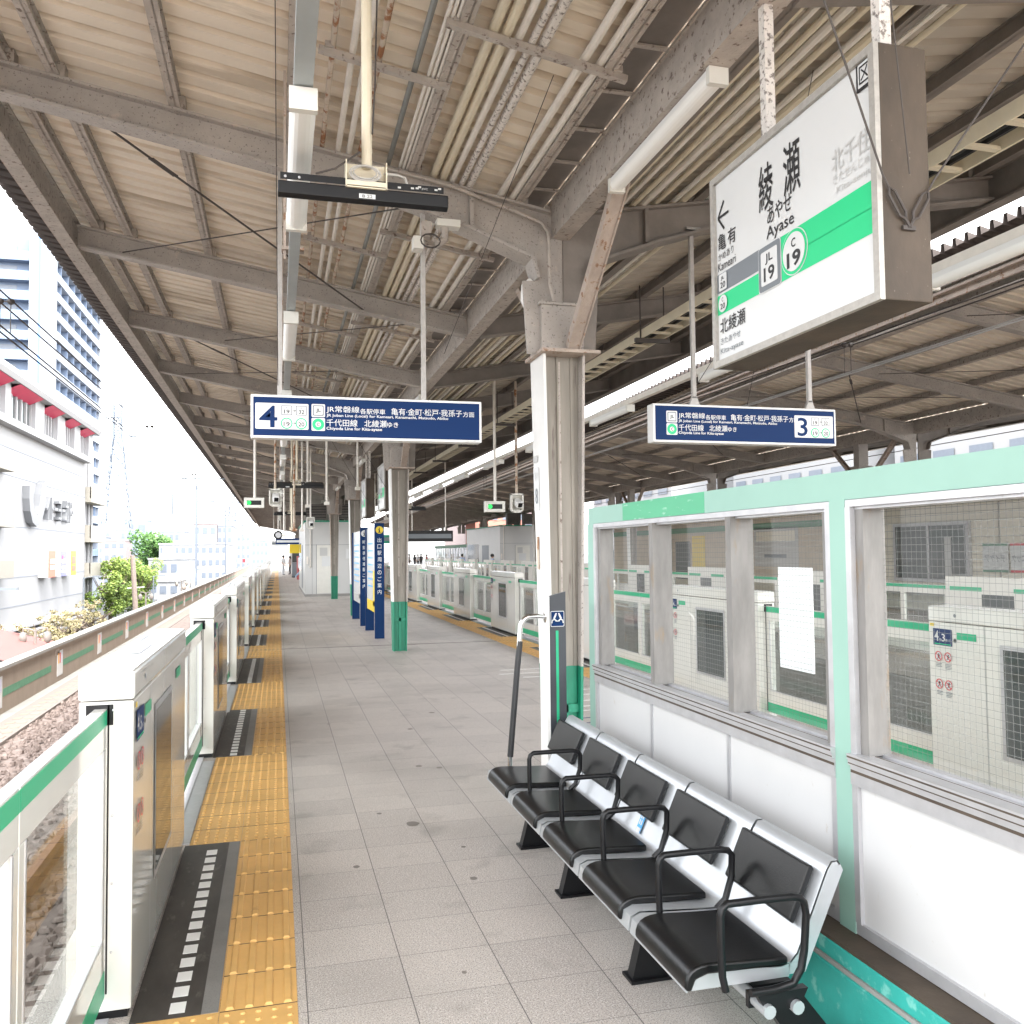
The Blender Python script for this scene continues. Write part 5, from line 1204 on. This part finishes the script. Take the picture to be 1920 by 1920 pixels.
def block(name, x0, x1, y0, y1, zt, m, label, rows=5, cols=4, rows_x=None, roof=True, zb=-7, face='-y'):
    t = thing(name, label, 'building', (x0, y0, zb)); mb = MB(); mb.box(x0, x1, y0, y1, zb, zt); mb.build('wall', M[m], t)
    mb = MB(); mb.box(x0-.15, x1+.15, y0-.15, y1+.15, zt, zt+.35); mb.build('roof_edge', PW2, t)
    H_b = zt-zb
    if roof: mb = MB(); mb.box(x0+(x1-x0)*.3, x0+(x1-x0)*.6, y0+2, y0+5, zt+.35, zt+2.4); mb.build('roof_house', PG, t)
    if face in ('-y', 'both'): win_rows(t, Face((x0, y0, zb), (1, 0, 0), (0, 0, 1), t), rows, cols, (x1-x0)/cols*.2, H_b/rows*.35, (x1-x0)/cols, H_b/rows, (x1-x0)/cols*.6, H_b/rows*.42, 'wing', 60)
    if face in ('+x', 'both'):
        L_ = y1-y0; c2 = rows_x or cols; win_rows(t, Face((x1, y0, zb), (0, 1, 0), (0, 0, 1), t), rows, c2, L_/c2*.2, H_b/rows*.35, L_/c2, H_b/rows, L_/c2*.6, H_b/rows*.42, 'wing', 60)
    if face == '-x': L_ = y1-y0; win_rows(t, Face((x0, y1, zb), (0, -1, 0), (0, 0, 1), t), rows, cols, L_/cols*.2, H_b/rows*.35, L_/cols, H_b/rows, L_/cols*.6, H_b/rows*.42, 'wing', 60)
    return t
block('apartment_block', 40, 52, 32, 50, 16, 'pw', 'white apartment block rising behind the mint screen wall', 9, 6, face='-x')
block('apartment_block', 38, 50, 52, 68, 18, 'pw', 'plain white apartment block beyond the opposite canopy', 10, 6, face='-x')
block('apartment_block', 34, 46, 72, 92, 12, 'pw', 'whitish apartment block beyond the opposite canopy', 6, 6, face='-x')
block('apartment_block', 20.5, 26, 92, 97, 7.5, 'rk', 'brick red building beyond the opposite booth', 4, 4)
block('apartment_block', 42, 60, 12, 28, 14, 'pg', 'wide pale building behind the near end of the screen wall', 10, 6, face='-x')
block('apartment_block', 22, 30, 100, 118, 9, 'pk', 'far pinkish building at the end of the opposite platform', 5, 4)
# antenna-like lamp post behind the wall
t = thing('street_lamp', 'twin headed lamp post showing above the screen wall', 'street lamp', (20, 14.6, -7))
mb = MB(); mb.tube([(20, 14.6, -7), (20, 14.6, 4.9)], .07, 8); mb.build('post', M['grey'], t); mb = MB(); mb.bar((20, 13.9, 5.0), (20, 15.3, 5.0), .2, .12); mb.build('lamp_head', M['steeld'], t)
for k, (z, lab) in enumerate(((4.1, 'lowest'), (4.5, 'middle'), (5.0, 'topmost'))):
    tag(MB().tube([(16.2, -10, z), (19.6, 80, z)], .012, 5).build('power_line', M['wire']), '%s of three service wires crossing the bright gap above the screen wall' % lab, 'wire')
# ================================================================ left side: store, tower, street
st_ = thing('department_store', 'big white department store with red soffit panels and a bird logo across the street', 'store', (-22, 80, -7))
M['storew'] = mat('white_store_wall', (.32, .32, .325), .7, var=.02, vs=.2)
M['storei'] = mat('ivory_parapet', (.29, .27, .23), .7, var=.03, vs=.5)
M['crimson'] = mat('crimson_soffit', (.62, .03, .1), .5, var=.06, vs=1)
mb = MB(); mb.box(-52, -22, 55, 113, -7, 16.2); mb.box(-52, -23.2, 113, 122.5, -7, 16.2); mb.build('wall', M['storew'], st_)
mb = MB(); mb.prism([(-22, 16.1), (-20.6, 16.1), (-20.4, 16.5), (-21.2, 17.5), (-23, 17.5), (-23, 16.1)], 55, 114, 'y'); mb.build('cornice', M['storew'], st_)
mb = MB(); mb.box(-22, -21.2, 55, 112.5, 12.6, 13.2); mb.build('ledge', M['storew'], st_)
pil = [(55, 64.5), (70.6, 73), (80.4-.8, 80.4), (87.2, 90.2), (96.4, 99), (104.6, 107), (112, 114)]
for a, b in ((79, 80.6), (88.2, 91.4), (96.6, 99.8), (104.2, 107), (111.6, 114)): mb = MB(); mb.box(-22, -21.4, a, b, 13.2, 16.1); mb.build('pilaster', M['storew'], st_)
for a, b in ((70, 79), (80.6, 88.2), (91.4, 96.6), (99.8, 104.2), (107, 111.6)):
    mb = MB(); mb.box(-21.98, -21.9, a, b, 13.3, 15.5); w_ = mb.build('window', M['dkglass'], st_)
    mb = MB()
    for k in range(6): y = a+(b-a)*k/5; mb.box(-21.9, -21.75, y-.12, y+.12, 13.3, 15.5)
    mb.build('frame', M['storew'], w_)
    mb = MB(); mb.quad((-21.95, a, 15.5), (-21.95, b, 15.5), (-20.7, b, 16.08), (-20.7, a, 16.08)); mb.build('red_soffit', M['crimson'], st_)
mb = MB()
for z in (-2.6, 2.0-2.1, 4.3, 8.6, 10.9): mb.box(-22, -21.97, 55, 113, z, z+.07)
mb.build('wall_joint', PG, st_)
for z0, z1 in ((8.55, 9.9), (3.8, 5.35), (-.4, .9)):
    mb = MB(); mb.box(-23.2, -21.4, 113.2, 122.7, z0-.45, z0)
    mb.box(-21.5, -21.4, 113.2, 122.7, z0, z1); mb.box(-23.2, -21.4, 113.2, 113.3, z0, z1); mb.build('balcony', M['storei'], st_)
for z0 in (9.1, 4.5, .4): mb = MB(); mb.box(-22, -21.0, 70, 80.6, z0-.4, z0+1.0); mb.build('balcony', M['storei'], st_)
for y in (115, 116.4, 118.5, 120.4): mb = MB(); mb.tube([(-22.7, y, -7), (-22.7, y, 15.5)], .2, 8); mb.build('down_pipe', M['storew'], st_)
M['logog'] = mat('silver_grey_logo', (.17, .175, .185), .5, var=.02)
def text3d(s, o, u, v, W, H_, dpt, name, m, par, bold=.03):
    g, fs = text_geo(s, bold); u = Vector(u); v = Vector(v); n = u.cross(v); o = Vector(o); mb = MB()
    N_ = len(g); vs = [o+u*W*x+v*H_*y+n*dpt for x, y in g]+[o+u*W*x+v*H_*y for x, y in g]
    mb.add(vs, fs)
    ed = {}
    for f in fs:
        for a, b in zip(f, f[1:]+f[:1]): ed[(a, b)] = 1
    mb.add(vs, [(a, b, b+N_, a+N_)[::-1] for (a, b) in ed if (b, a) not in ed])
    return mb.build(name, M[m], par)
text3d('イトーヨーカドー', (-22, 93.2, 5.25), (0, 1, 0), (0, 0, 1), 12.4, 2.3, .5, 'wall_lettering', 'logog', st_)
mb = MB()
lo = [(86.6, 8.05), (87.9, 8.05), (87.9, 6.6), (88.5, 5.8), (89.4, 5.5), (90.0, 6.4), (90.4, 7.5), (91.2, 8.6), (92.3, 9.0), (92.5, 7.6), (91.9, 6.1), (90.8, 4.9), (89.2, 4.45), (87.8, 4.8), (86.9, 5.8), (86.6, 6.9)]
mb.prism(lo, -22, -21.4, 'x'); mb.build('bird_logo', M['logog'], st_)
for (a, b, m1, m2, kind) in ((92.2, 94.9, 'banner_red', 'signw', 'orange red'), (97.0, 99.5, 'banner_violet', 'signw', 'violet'), (101.6, 104.0, 'banner_orange', 'banner_red', 'orange')):
    if 'banner_red' not in M: M['banner_red'] = mat('banner_orange_red', (.75, .16, .1), .5, var=.02); M['banner_violet'] = mat('banner_violet', (.2, .2, .5), .5, var=.02); M['banner_orange'] = mat('banner_orange', (.8, .36, .04), .5, var=.02)
    t = thing('wall_banner', '%s vertical sign box on the white store wall' % kind, 'sign', (-22, a, -.3), 'vertical sign boxes on the store wall')
    mb = MB(); mb.box(-21.99, -21.1, a, b, -.3, 2.25); mb.build('sign_box', M['inkg'], t)
    mb = MB(); mb.box(-21.1, -21.06, a, b, -.3, 2.25); mb.build('sign_face', M[m1], t)
    f = Face((-21.05, a, -.3), (0, 1, 0), (0, 0, 1), t, .01); W = b-a
    if kind == 'orange red': f.rect(.45, 1.3, W-.3, 1.75, 'sign_print', m2, 1).rect(.45, .75, W-.3, 1.15, 'sign_print', m2, 1)
    elif kind == 'violet': f.rect(.3, 1.3, W-.2, 1.75, 'sign_print', m2, 1).rect(.3, .75, W-.2, 1.0, 'sign_print', m2, 1).rect(.3, .35, W-.2, .6, 'sign_print', m2, 1).disc(.7, 1.85, .25, 'sign_mark', 'crimson', 2)
    else: f.rect(.3, 1.2, W-.3, 2.0, 'sign_print', m2, 1).rect(.3, .45, W-.3, 1.0, 'sign_print', m2, 1)
    f.done()
# lower lean-to roofs at the foot of the store
t = thing('store_awning', 'white stepped awning strip along the foot of the department store', 'awning', (-21, 80, -4))
mb = MB()
for k in range(3): mb.box(-22, -20.6+.3*k, 60, 108, -4.35-.5*k, -4.15-.5*k)
mb.build('awning_slab', M['storew'], t)
# apartment tower
tw = thing('apartment_tower', 'tall pale blue and white apartment tower behind the department store', 'tower block', (-36, 150, -7))
M['towerw'] = mat('tower_white', (.29, .315, .36), .6, var=.02, vs=.1); M['towerb'] = mat('tower_shade_blue', (.17, .22, .31), .6, var=.05, vs=.2); M['towerl'] = mat('tower_blue_line', (.12, .3, .68), .5, var=0); M['rail'] = mat('tinted_balcony_glass', (.2, .27, .37), .2, var=.03)  # towerb carries the blue shade of front and recesses in its colour
mb = MB(); mb.box(-35.3, -32.0, 141, 143, -7, 50); mb.box(-60, -33.4, 143, 177, -7, 49.6); mb.box(-34.2, -32.0, 176.2, 177.4, -7, 47); mb.build('wall', M['towerw'], tw)
mb = MB(); mb.box(-34.1, -33.75, 140.97, 141, -7, 50); mb.build('blue_line', M['towerl'], tw)
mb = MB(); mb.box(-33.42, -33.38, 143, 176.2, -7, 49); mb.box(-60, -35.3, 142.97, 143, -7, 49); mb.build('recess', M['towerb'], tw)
fw_ = MB()
for k in range(18):
    z = 47.2-2.95*k
    if z < 2: break
    mb = MB(); mb.box(-33.4, -31.95, 143, 176.2, z-1.25, z); mb.build('balcony', M['towerw'] if k < 12 else M['rail'], tw)
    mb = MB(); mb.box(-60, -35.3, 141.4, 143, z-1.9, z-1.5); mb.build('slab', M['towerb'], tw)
    mb = MB(); mb.box(-60, -35.35, 141.4, 141.48, z-1.5, z-.5)
    mb.build('balcony_rail', M['rail'], tw)
    mb = MB()
    for j in range(12): mb.box(-60+2.1*j, -59.9+2.1*j, 141.36, 141.4, z-1.5, z-.45)
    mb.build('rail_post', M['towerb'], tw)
    if k < 14:
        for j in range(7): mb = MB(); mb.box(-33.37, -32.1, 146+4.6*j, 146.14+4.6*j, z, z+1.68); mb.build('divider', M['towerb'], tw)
        for j in range(7): mb = MB(); mb.box(-33.37, -33.3, 143.6+4.6*j, 145.6+4.6*j, z+.1, z+1.5); mb.build('window', M['wing'], tw)
    for j in range(5): fw_.box(-58+4.4*j, -55+4.4*j, 142.9, 142.96, z-1.4, z+.6)
fw_.build('front_windows', M['wing'], tw)['kind'] = 'stuff'
# trees
def tree(x, y, zt, r, hz, label, cols, n=2600, leaf=.28, grp='trees across the street', sparse=0, zb=-7, seed=1, cr=(.2, .34)):
    t = thing('street_tree', label, 'tree', (x, y, zb), grp); rnd = random.Random(seed)
    zc = zt-hz
    mb = MB(); pts = [(x, y, zb), (x+.1, y, (zb+zc)/2), (x+.05, y+.1, zc)]; mb.tube(pts, [r*.09, r*.07, r*.04], 8)
    for k in range(14):
        a = rnd.uniform(0, 6.28); mb.tube([(x, y, zb+(zc-zb)*rnd.uniform(.5, .9)), (x+.45*r*cos(a), y+.45*r*sin(a), zc-.1*hz), (x+.8*r*cos(a), y+.8*r*sin(a), zc+hz*rnd.uniform(-.2, .5))], [r*.035, r*.022, r*.008], 6)
    mb.build('trunk', M['bark'], t)
    cl = [(rnd.gauss(0, .5), rnd.gauss(0, .5), rnd.uniform(-.85, .85), rnd.uniform(*cr)) for k in range(40)]
    cl = [c for c in cl if c[0]**2+c[1]**2+c[2]**2 < 1.1]
    mb = MB()
    for k in range(n):
        c = rnd.choice(cl); u = Vector((rnd.gauss(0, 1), rnd.gauss(0, 1), rnd.gauss(0, 1))).normalized()*c[3]*(rnd.random()**.35)
        p_ = Vector((x+(c[0]+u.x)*r, y+(c[1]+u.y)*r, zc+(c[2]+u.z)*hz))
        d1 = Vector((rnd.gauss(0, 1), rnd.gauss(0, 1), rnd.gauss(0, .6))).normalized(); d2 = d1.orthogonal().normalized(); s = leaf*rnd.uniform(.6, 1.3)
        mb.cm = rnd.choice((0, 0, 1)) if c[2] < .2 else rnd.choice((0, 1, 1))  # upper clumps favour the paler leaf, top light put into the colour
        mb.add([p_-d1*s, p_+d2*s*.55, p_+d1*s, p_-d2*s*.55], [(0, 1, 2, 3)])
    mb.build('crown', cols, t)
    return t
M['bark'] = mat('bark', (.13, .1, .075), .9, var=.2)
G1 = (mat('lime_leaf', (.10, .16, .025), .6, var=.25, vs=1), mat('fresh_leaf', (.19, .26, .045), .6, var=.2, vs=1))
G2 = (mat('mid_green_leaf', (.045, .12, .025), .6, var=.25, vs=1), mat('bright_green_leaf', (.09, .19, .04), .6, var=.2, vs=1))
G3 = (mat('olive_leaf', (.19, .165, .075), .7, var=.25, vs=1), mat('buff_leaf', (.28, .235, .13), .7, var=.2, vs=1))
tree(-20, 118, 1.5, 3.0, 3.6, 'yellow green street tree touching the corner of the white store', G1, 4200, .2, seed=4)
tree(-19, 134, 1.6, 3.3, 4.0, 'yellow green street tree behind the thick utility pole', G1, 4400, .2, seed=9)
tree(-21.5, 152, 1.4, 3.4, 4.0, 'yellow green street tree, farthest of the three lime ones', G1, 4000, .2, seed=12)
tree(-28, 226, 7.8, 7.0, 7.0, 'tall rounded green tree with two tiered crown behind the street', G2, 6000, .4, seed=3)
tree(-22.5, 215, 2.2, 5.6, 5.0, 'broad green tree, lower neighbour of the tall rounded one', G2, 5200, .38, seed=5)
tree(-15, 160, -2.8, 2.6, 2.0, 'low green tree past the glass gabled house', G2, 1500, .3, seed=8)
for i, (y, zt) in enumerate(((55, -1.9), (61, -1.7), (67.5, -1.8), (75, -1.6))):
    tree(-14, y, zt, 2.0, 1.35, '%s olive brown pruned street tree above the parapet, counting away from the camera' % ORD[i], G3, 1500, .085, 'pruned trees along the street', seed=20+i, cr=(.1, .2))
# pink roofed kiosk and street furniture
t = thing('street_kiosk', 'small kiosk with a dusty pink gable roof beyond the parapet', 'kiosk', (-13, 50, -7))
mb = MB(); mb.box(-15, -12.2, 47, 54, -7, -3.3); mb.build('wall', M['concg'], t)
mb = MB(); mb.quad((-15.8, 45.5, -2.1), (-11.8, 45.5, -3.2), (-11.8, 55, -3.2), (-15.8, 55, -2.1)); mb.box(-15.9, -15.7, 45.5, 55, -2.3, -2.05); mb.box(-11.9, -11.75, 45.5, 55, -3.35, -3.15); mb.build('pink_roof', mat('dusty_pink_roof', (.2, .085, .075), .7, var=.05), t)
mb = MB()
for k in range(3): mb.box(-12.19, -12.15, 47.5+2.2*k, 49+2.2*k, -6, -3.8)
mb.build('window', M['dkglass'], t)
t = thing('shop_sign', 'small blue and white sign in front of the pink roofed kiosk', 'sign', (-11.5, 41.5, -7))
mb = MB(); mb.box(-11.6, -11.4, 39.5, 41.6, -4.3, -2.9); mb.build('sign_face', M['signw'], t); mb = MB(); mb.box(-11.62, -11.38, 39.5, 41.6, -4.6, -4.3); mb.build('blue_edge', M['lblue'], t); mb = MB(); mb.tube([(-11.5, 40.5, -7), (-11.5, 40.5, -4.6)], .08, 8); mb.build('post', M['grey'], t)
def street_lamp(x, y, zt, label, arm=1.0, two=False, m='grey'):
    t = thing('street_lamp', label, 'street lamp', (x, y, -7), 'street lamps across the line')
    mb = MB(); mb.tube([(x, y, -7), (x, y, zt-.1), (x, y, zt)], [.11, .07, .06], 8); mb.build('post', M[m], t)
    mb = MB()
    for s in ((1, -1) if two else (1,)):
        mb.tube([(x, y, zt-.15), (x+.3*s*arm, y, zt), (x+s*arm, y, zt+.05)], .04, 6)
        if two: mb.ell((x+s*arm, y, zt-.45), (.2, .2, .32), 10, 8); mb.tube([(x+s*arm, y, zt+.05), (x+s*arm, y, zt-.2)], .03, 6)
        else: mb.box(x+s*arm*.7, x+s*arm*1.4, y-.12, y+.12, zt, zt+.12)
    mb.build('lamp_head', M[m], t)
M['grey'] = M['grey']
street_lamp(-14, 47.5, .1, 'tall thin street lamp before the plain store wall, nearest one', 1.3)
street_lamp(-16, 82, -.1, 'street lamp before the stacked balconies at the store corner')
street_lamp(-12.6, 52.5, -2.2, 'dark twin lantern lamp beside the pink roofed kiosk', .6, True, 'steeld')
street_lamp(-12.4, 92, -1.9, 'dark lantern lamp among the pruned trees', .5, True, 'steeld')
street_lamp(-13.5, 106, -.6, 'grey street lamp before the lime trees', .9)
street_lamp(-12, 121, -1.6, 'twin lantern lamp next to the thick utility pole', .6, True, 'steeld')
street_lamp(-11.5, 128, -.4, 'pale street lamp under the broad green tree', 1.0)
street_lamp(-8.4, 92, -1.0, 'brown twin lantern lamp just beyond the parapet', .5, True, 'rust')
t = thing('utility_pole', 'thick brown leaning utility pole among the lime trees', 'utility pole', (-15, 102, -7))
mb = MB(); mb.tube([(-14.6, 102, -7), (-15.1, 102, 1.7)], [.3, .24], 10); mb.build('pole', mat('brown_pole', (.25, .2, .17), .8), t); mb = MB(); mb.bar((-15.6, 102, -1.8), (-13.9, 102, -1.7), .12, .12); mb.build('cross_arm', M['inkg'], t)
# distant blocks
block('office_block', -60.9, -48, 320, 345, 10.2, 'pb', 'pale blue flat office block behind the lime trees', 4, 8)
block('office_tower', -62.5, -53.5, 400, 415, 16.5, 'pb', 'tallest blue glass block on the horizon', 3, 2, roof=False)
block('apartment_block', -46, -40.4, 260, 272, 5.8, 'pk', 'small brownish block with balconies before the blue glass block', 4, 3)
block('apartment_block', -37, -28.8, 300, 320, 9.2, 'pg', 'pale lilac grey block standing alone on the horizon beyond the store', 4, 5)
block('apartment_block', -22.8, -16.6, 260, 280, 10.3, 'pk', 'pink apartment block on the horizon', 4, 3)
block('apartment_block', -16.5, -12.6, 262, 290, 9.9, 'pg', 'blue grey apartment block joined to the pink one', 6, 3)
block('school_building', -24.4, -10.5, 200, 225, 3.9, 'pw', 'long white building with balcony bands below the pink block', 4, 10)
block('school_building', -24.5, -17, 185, 199, .8, 'pw', 'low white block before the long white building', 2, 4)
block('house', -16, -13.2, 130, 140, -2.0, 'pw', 'small pale house before the parapet end', 2, 2, roof=False)
block('apartment_block', -17.5, -9.5, 330, 345, 8.6, 'pw', 'pale block on the horizon behind the signal mast', 5, 5)
block('apartment_block', -12.6, -4, 400, 420, 7.4, 'pb', 'pale blue block nearest to the canopy tip', 4, 5)
block('apartment_block', -64, -53, 300, 315, 7.6, 'pg', 'grey balcony block peeping past the store corner', 5, 5)
t = thing('gabled_house', 'pale house with a steep teal glass gable', 'house', (-14.6, 150, -7))
mb = MB(); mb.prism([(-17.2, -7), (-12.0, -7), (-12.0, -3.4), (-14.6, .6), (-17.2, -3.4)], 150, 160, 'y'); mb.build('wall', mat('teal_pale_gable', (.45, .58, .6), .4, var=.05), t)
mb = MB()
for k in range(5): mb.box(-16.5+.9*k, -16.45+.9*k, 149.97, 150, -6, -3+.9*(2-abs(k-2)))
mb.build('glazing_bar', M['signw'], t)
# pylons and railway masts
def pylon(x, y, zt, wb, label):
    t = thing('power_pylon', label, 'pylon', (x, y, -7), 'lattice pylons'); mb = MB(); n = 11; H_ = zt+7
    def hw(f): return wb/2*((1-f)**1.25*.86+.14) if f < .8 else wb/2*.2
    lv = [1-(1-k/n)**1.3 for k in range(n+1)]
    th = wb*.022
    for a, b in zip(lv[:-1], lv[1:]):
        A, B_ = hw(a), hw(b); za, zb_ = -7+H_*a, -7+H_*b
        ca = [(x+s*A, y+q_*A, za) for s, q_ in ((-1, -1), (1, -1), (1, 1), (-1, 1))]; cb = [(x+s*B_, y+q_*B_, zb_) for s, q_ in ((-1, -1), (1, -1), (1, 1), (-1, 1))]
        for i in range(4):
            mb.bar(ca[i], cb[i], th*1.5, th*1.5); mb.bar(ca[i], cb[(i+1) % 4], th, th); mb.bar(ca[(i+1) % 4], cb[i], th, th); mb.bar(cb[i], cb[(i+1) % 4], th, th)
    mb.build('lattice', M['pyl'], t); mb = MB()
    for f in (.72, .82, .92):
        z = -7+H_*f; L_ = wb*.5
        for s in (-1, 1): mb.bar((x, y, z+.6), (x+s*L_, y, z), th, th); mb.bar((x, y, z-.4), (x+s*L_, y, z), th, th)
    mb.build('cross_arm', M['pyl'], t)
M['pyl'] = mat('pale_lattice_steel', (.15, .175, .215), .5, var=.05)
pylon(-60, 366, 60, 14, 'tall pale lattice power pylon beside the white store')
pylon(-20, 416, 30, 9, 'smaller pale lattice pylon near the canopy tip')
pylon(-14.5, 300, 12, 5, 'slim far lattice pylon, smallest of the three')
t = thing('signal_mast', 'slim lattice railway mast with a red mark beyond the gates', 'mast', (-5.5, 158, -1.4))
mb = MB()
for s in (-.22, .22):
    mb.bar((-5.6+s, 158, -1.4), (-5.6+s, 158, 7.0), .07, .07)
for k in range(14): mb.bar((-5.82, 158, -1.2+.58*k), (-5.38, 158, -.62+.58*k), .05, .05)
mb.build('lattice', M['pyl'], t); mb = MB(); mb.box(-5.85, -5.35, 157.9, 158.1, .3, .9); mb.build('red_mark', M['red'], t)
mb = MB(); mb.tube([(-1.95, 39, 4.92), (-3.9, 39, 4.92), (-4.15, 39, 4.86), (-4.24, 39, 4.65), (-4.25, 39, 3.4)], .035, 8); mb.tube([(-4.25, 39, 3.4), (-1.6, 39, 3.36)], .012, 6)
tag(mb.build('wire_bracket', M['grey']), 'bent grey bracket arm holding the wires of track 4 below the eave', 'bracket')
for k, y in enumerate((62, 96, 140, 200)):
    mb = MB(); mb.box(-5.32, -5.18, y, y+.14, -2, 6.5); mb.bar((-5.3, y+.15, 5.3), (-1.6, y+.15, 5.2), .1, .1); mb.bar((-5.3, y+.15, 6.2), (-2.2, y+.15, 5.25), .05, .05)
    tag(mb.build('railway_mast', M['pyl']), '%s catenary mast beyond the near track, counting away from the camera' % ORD[k], 'mast', 'catenary masts')
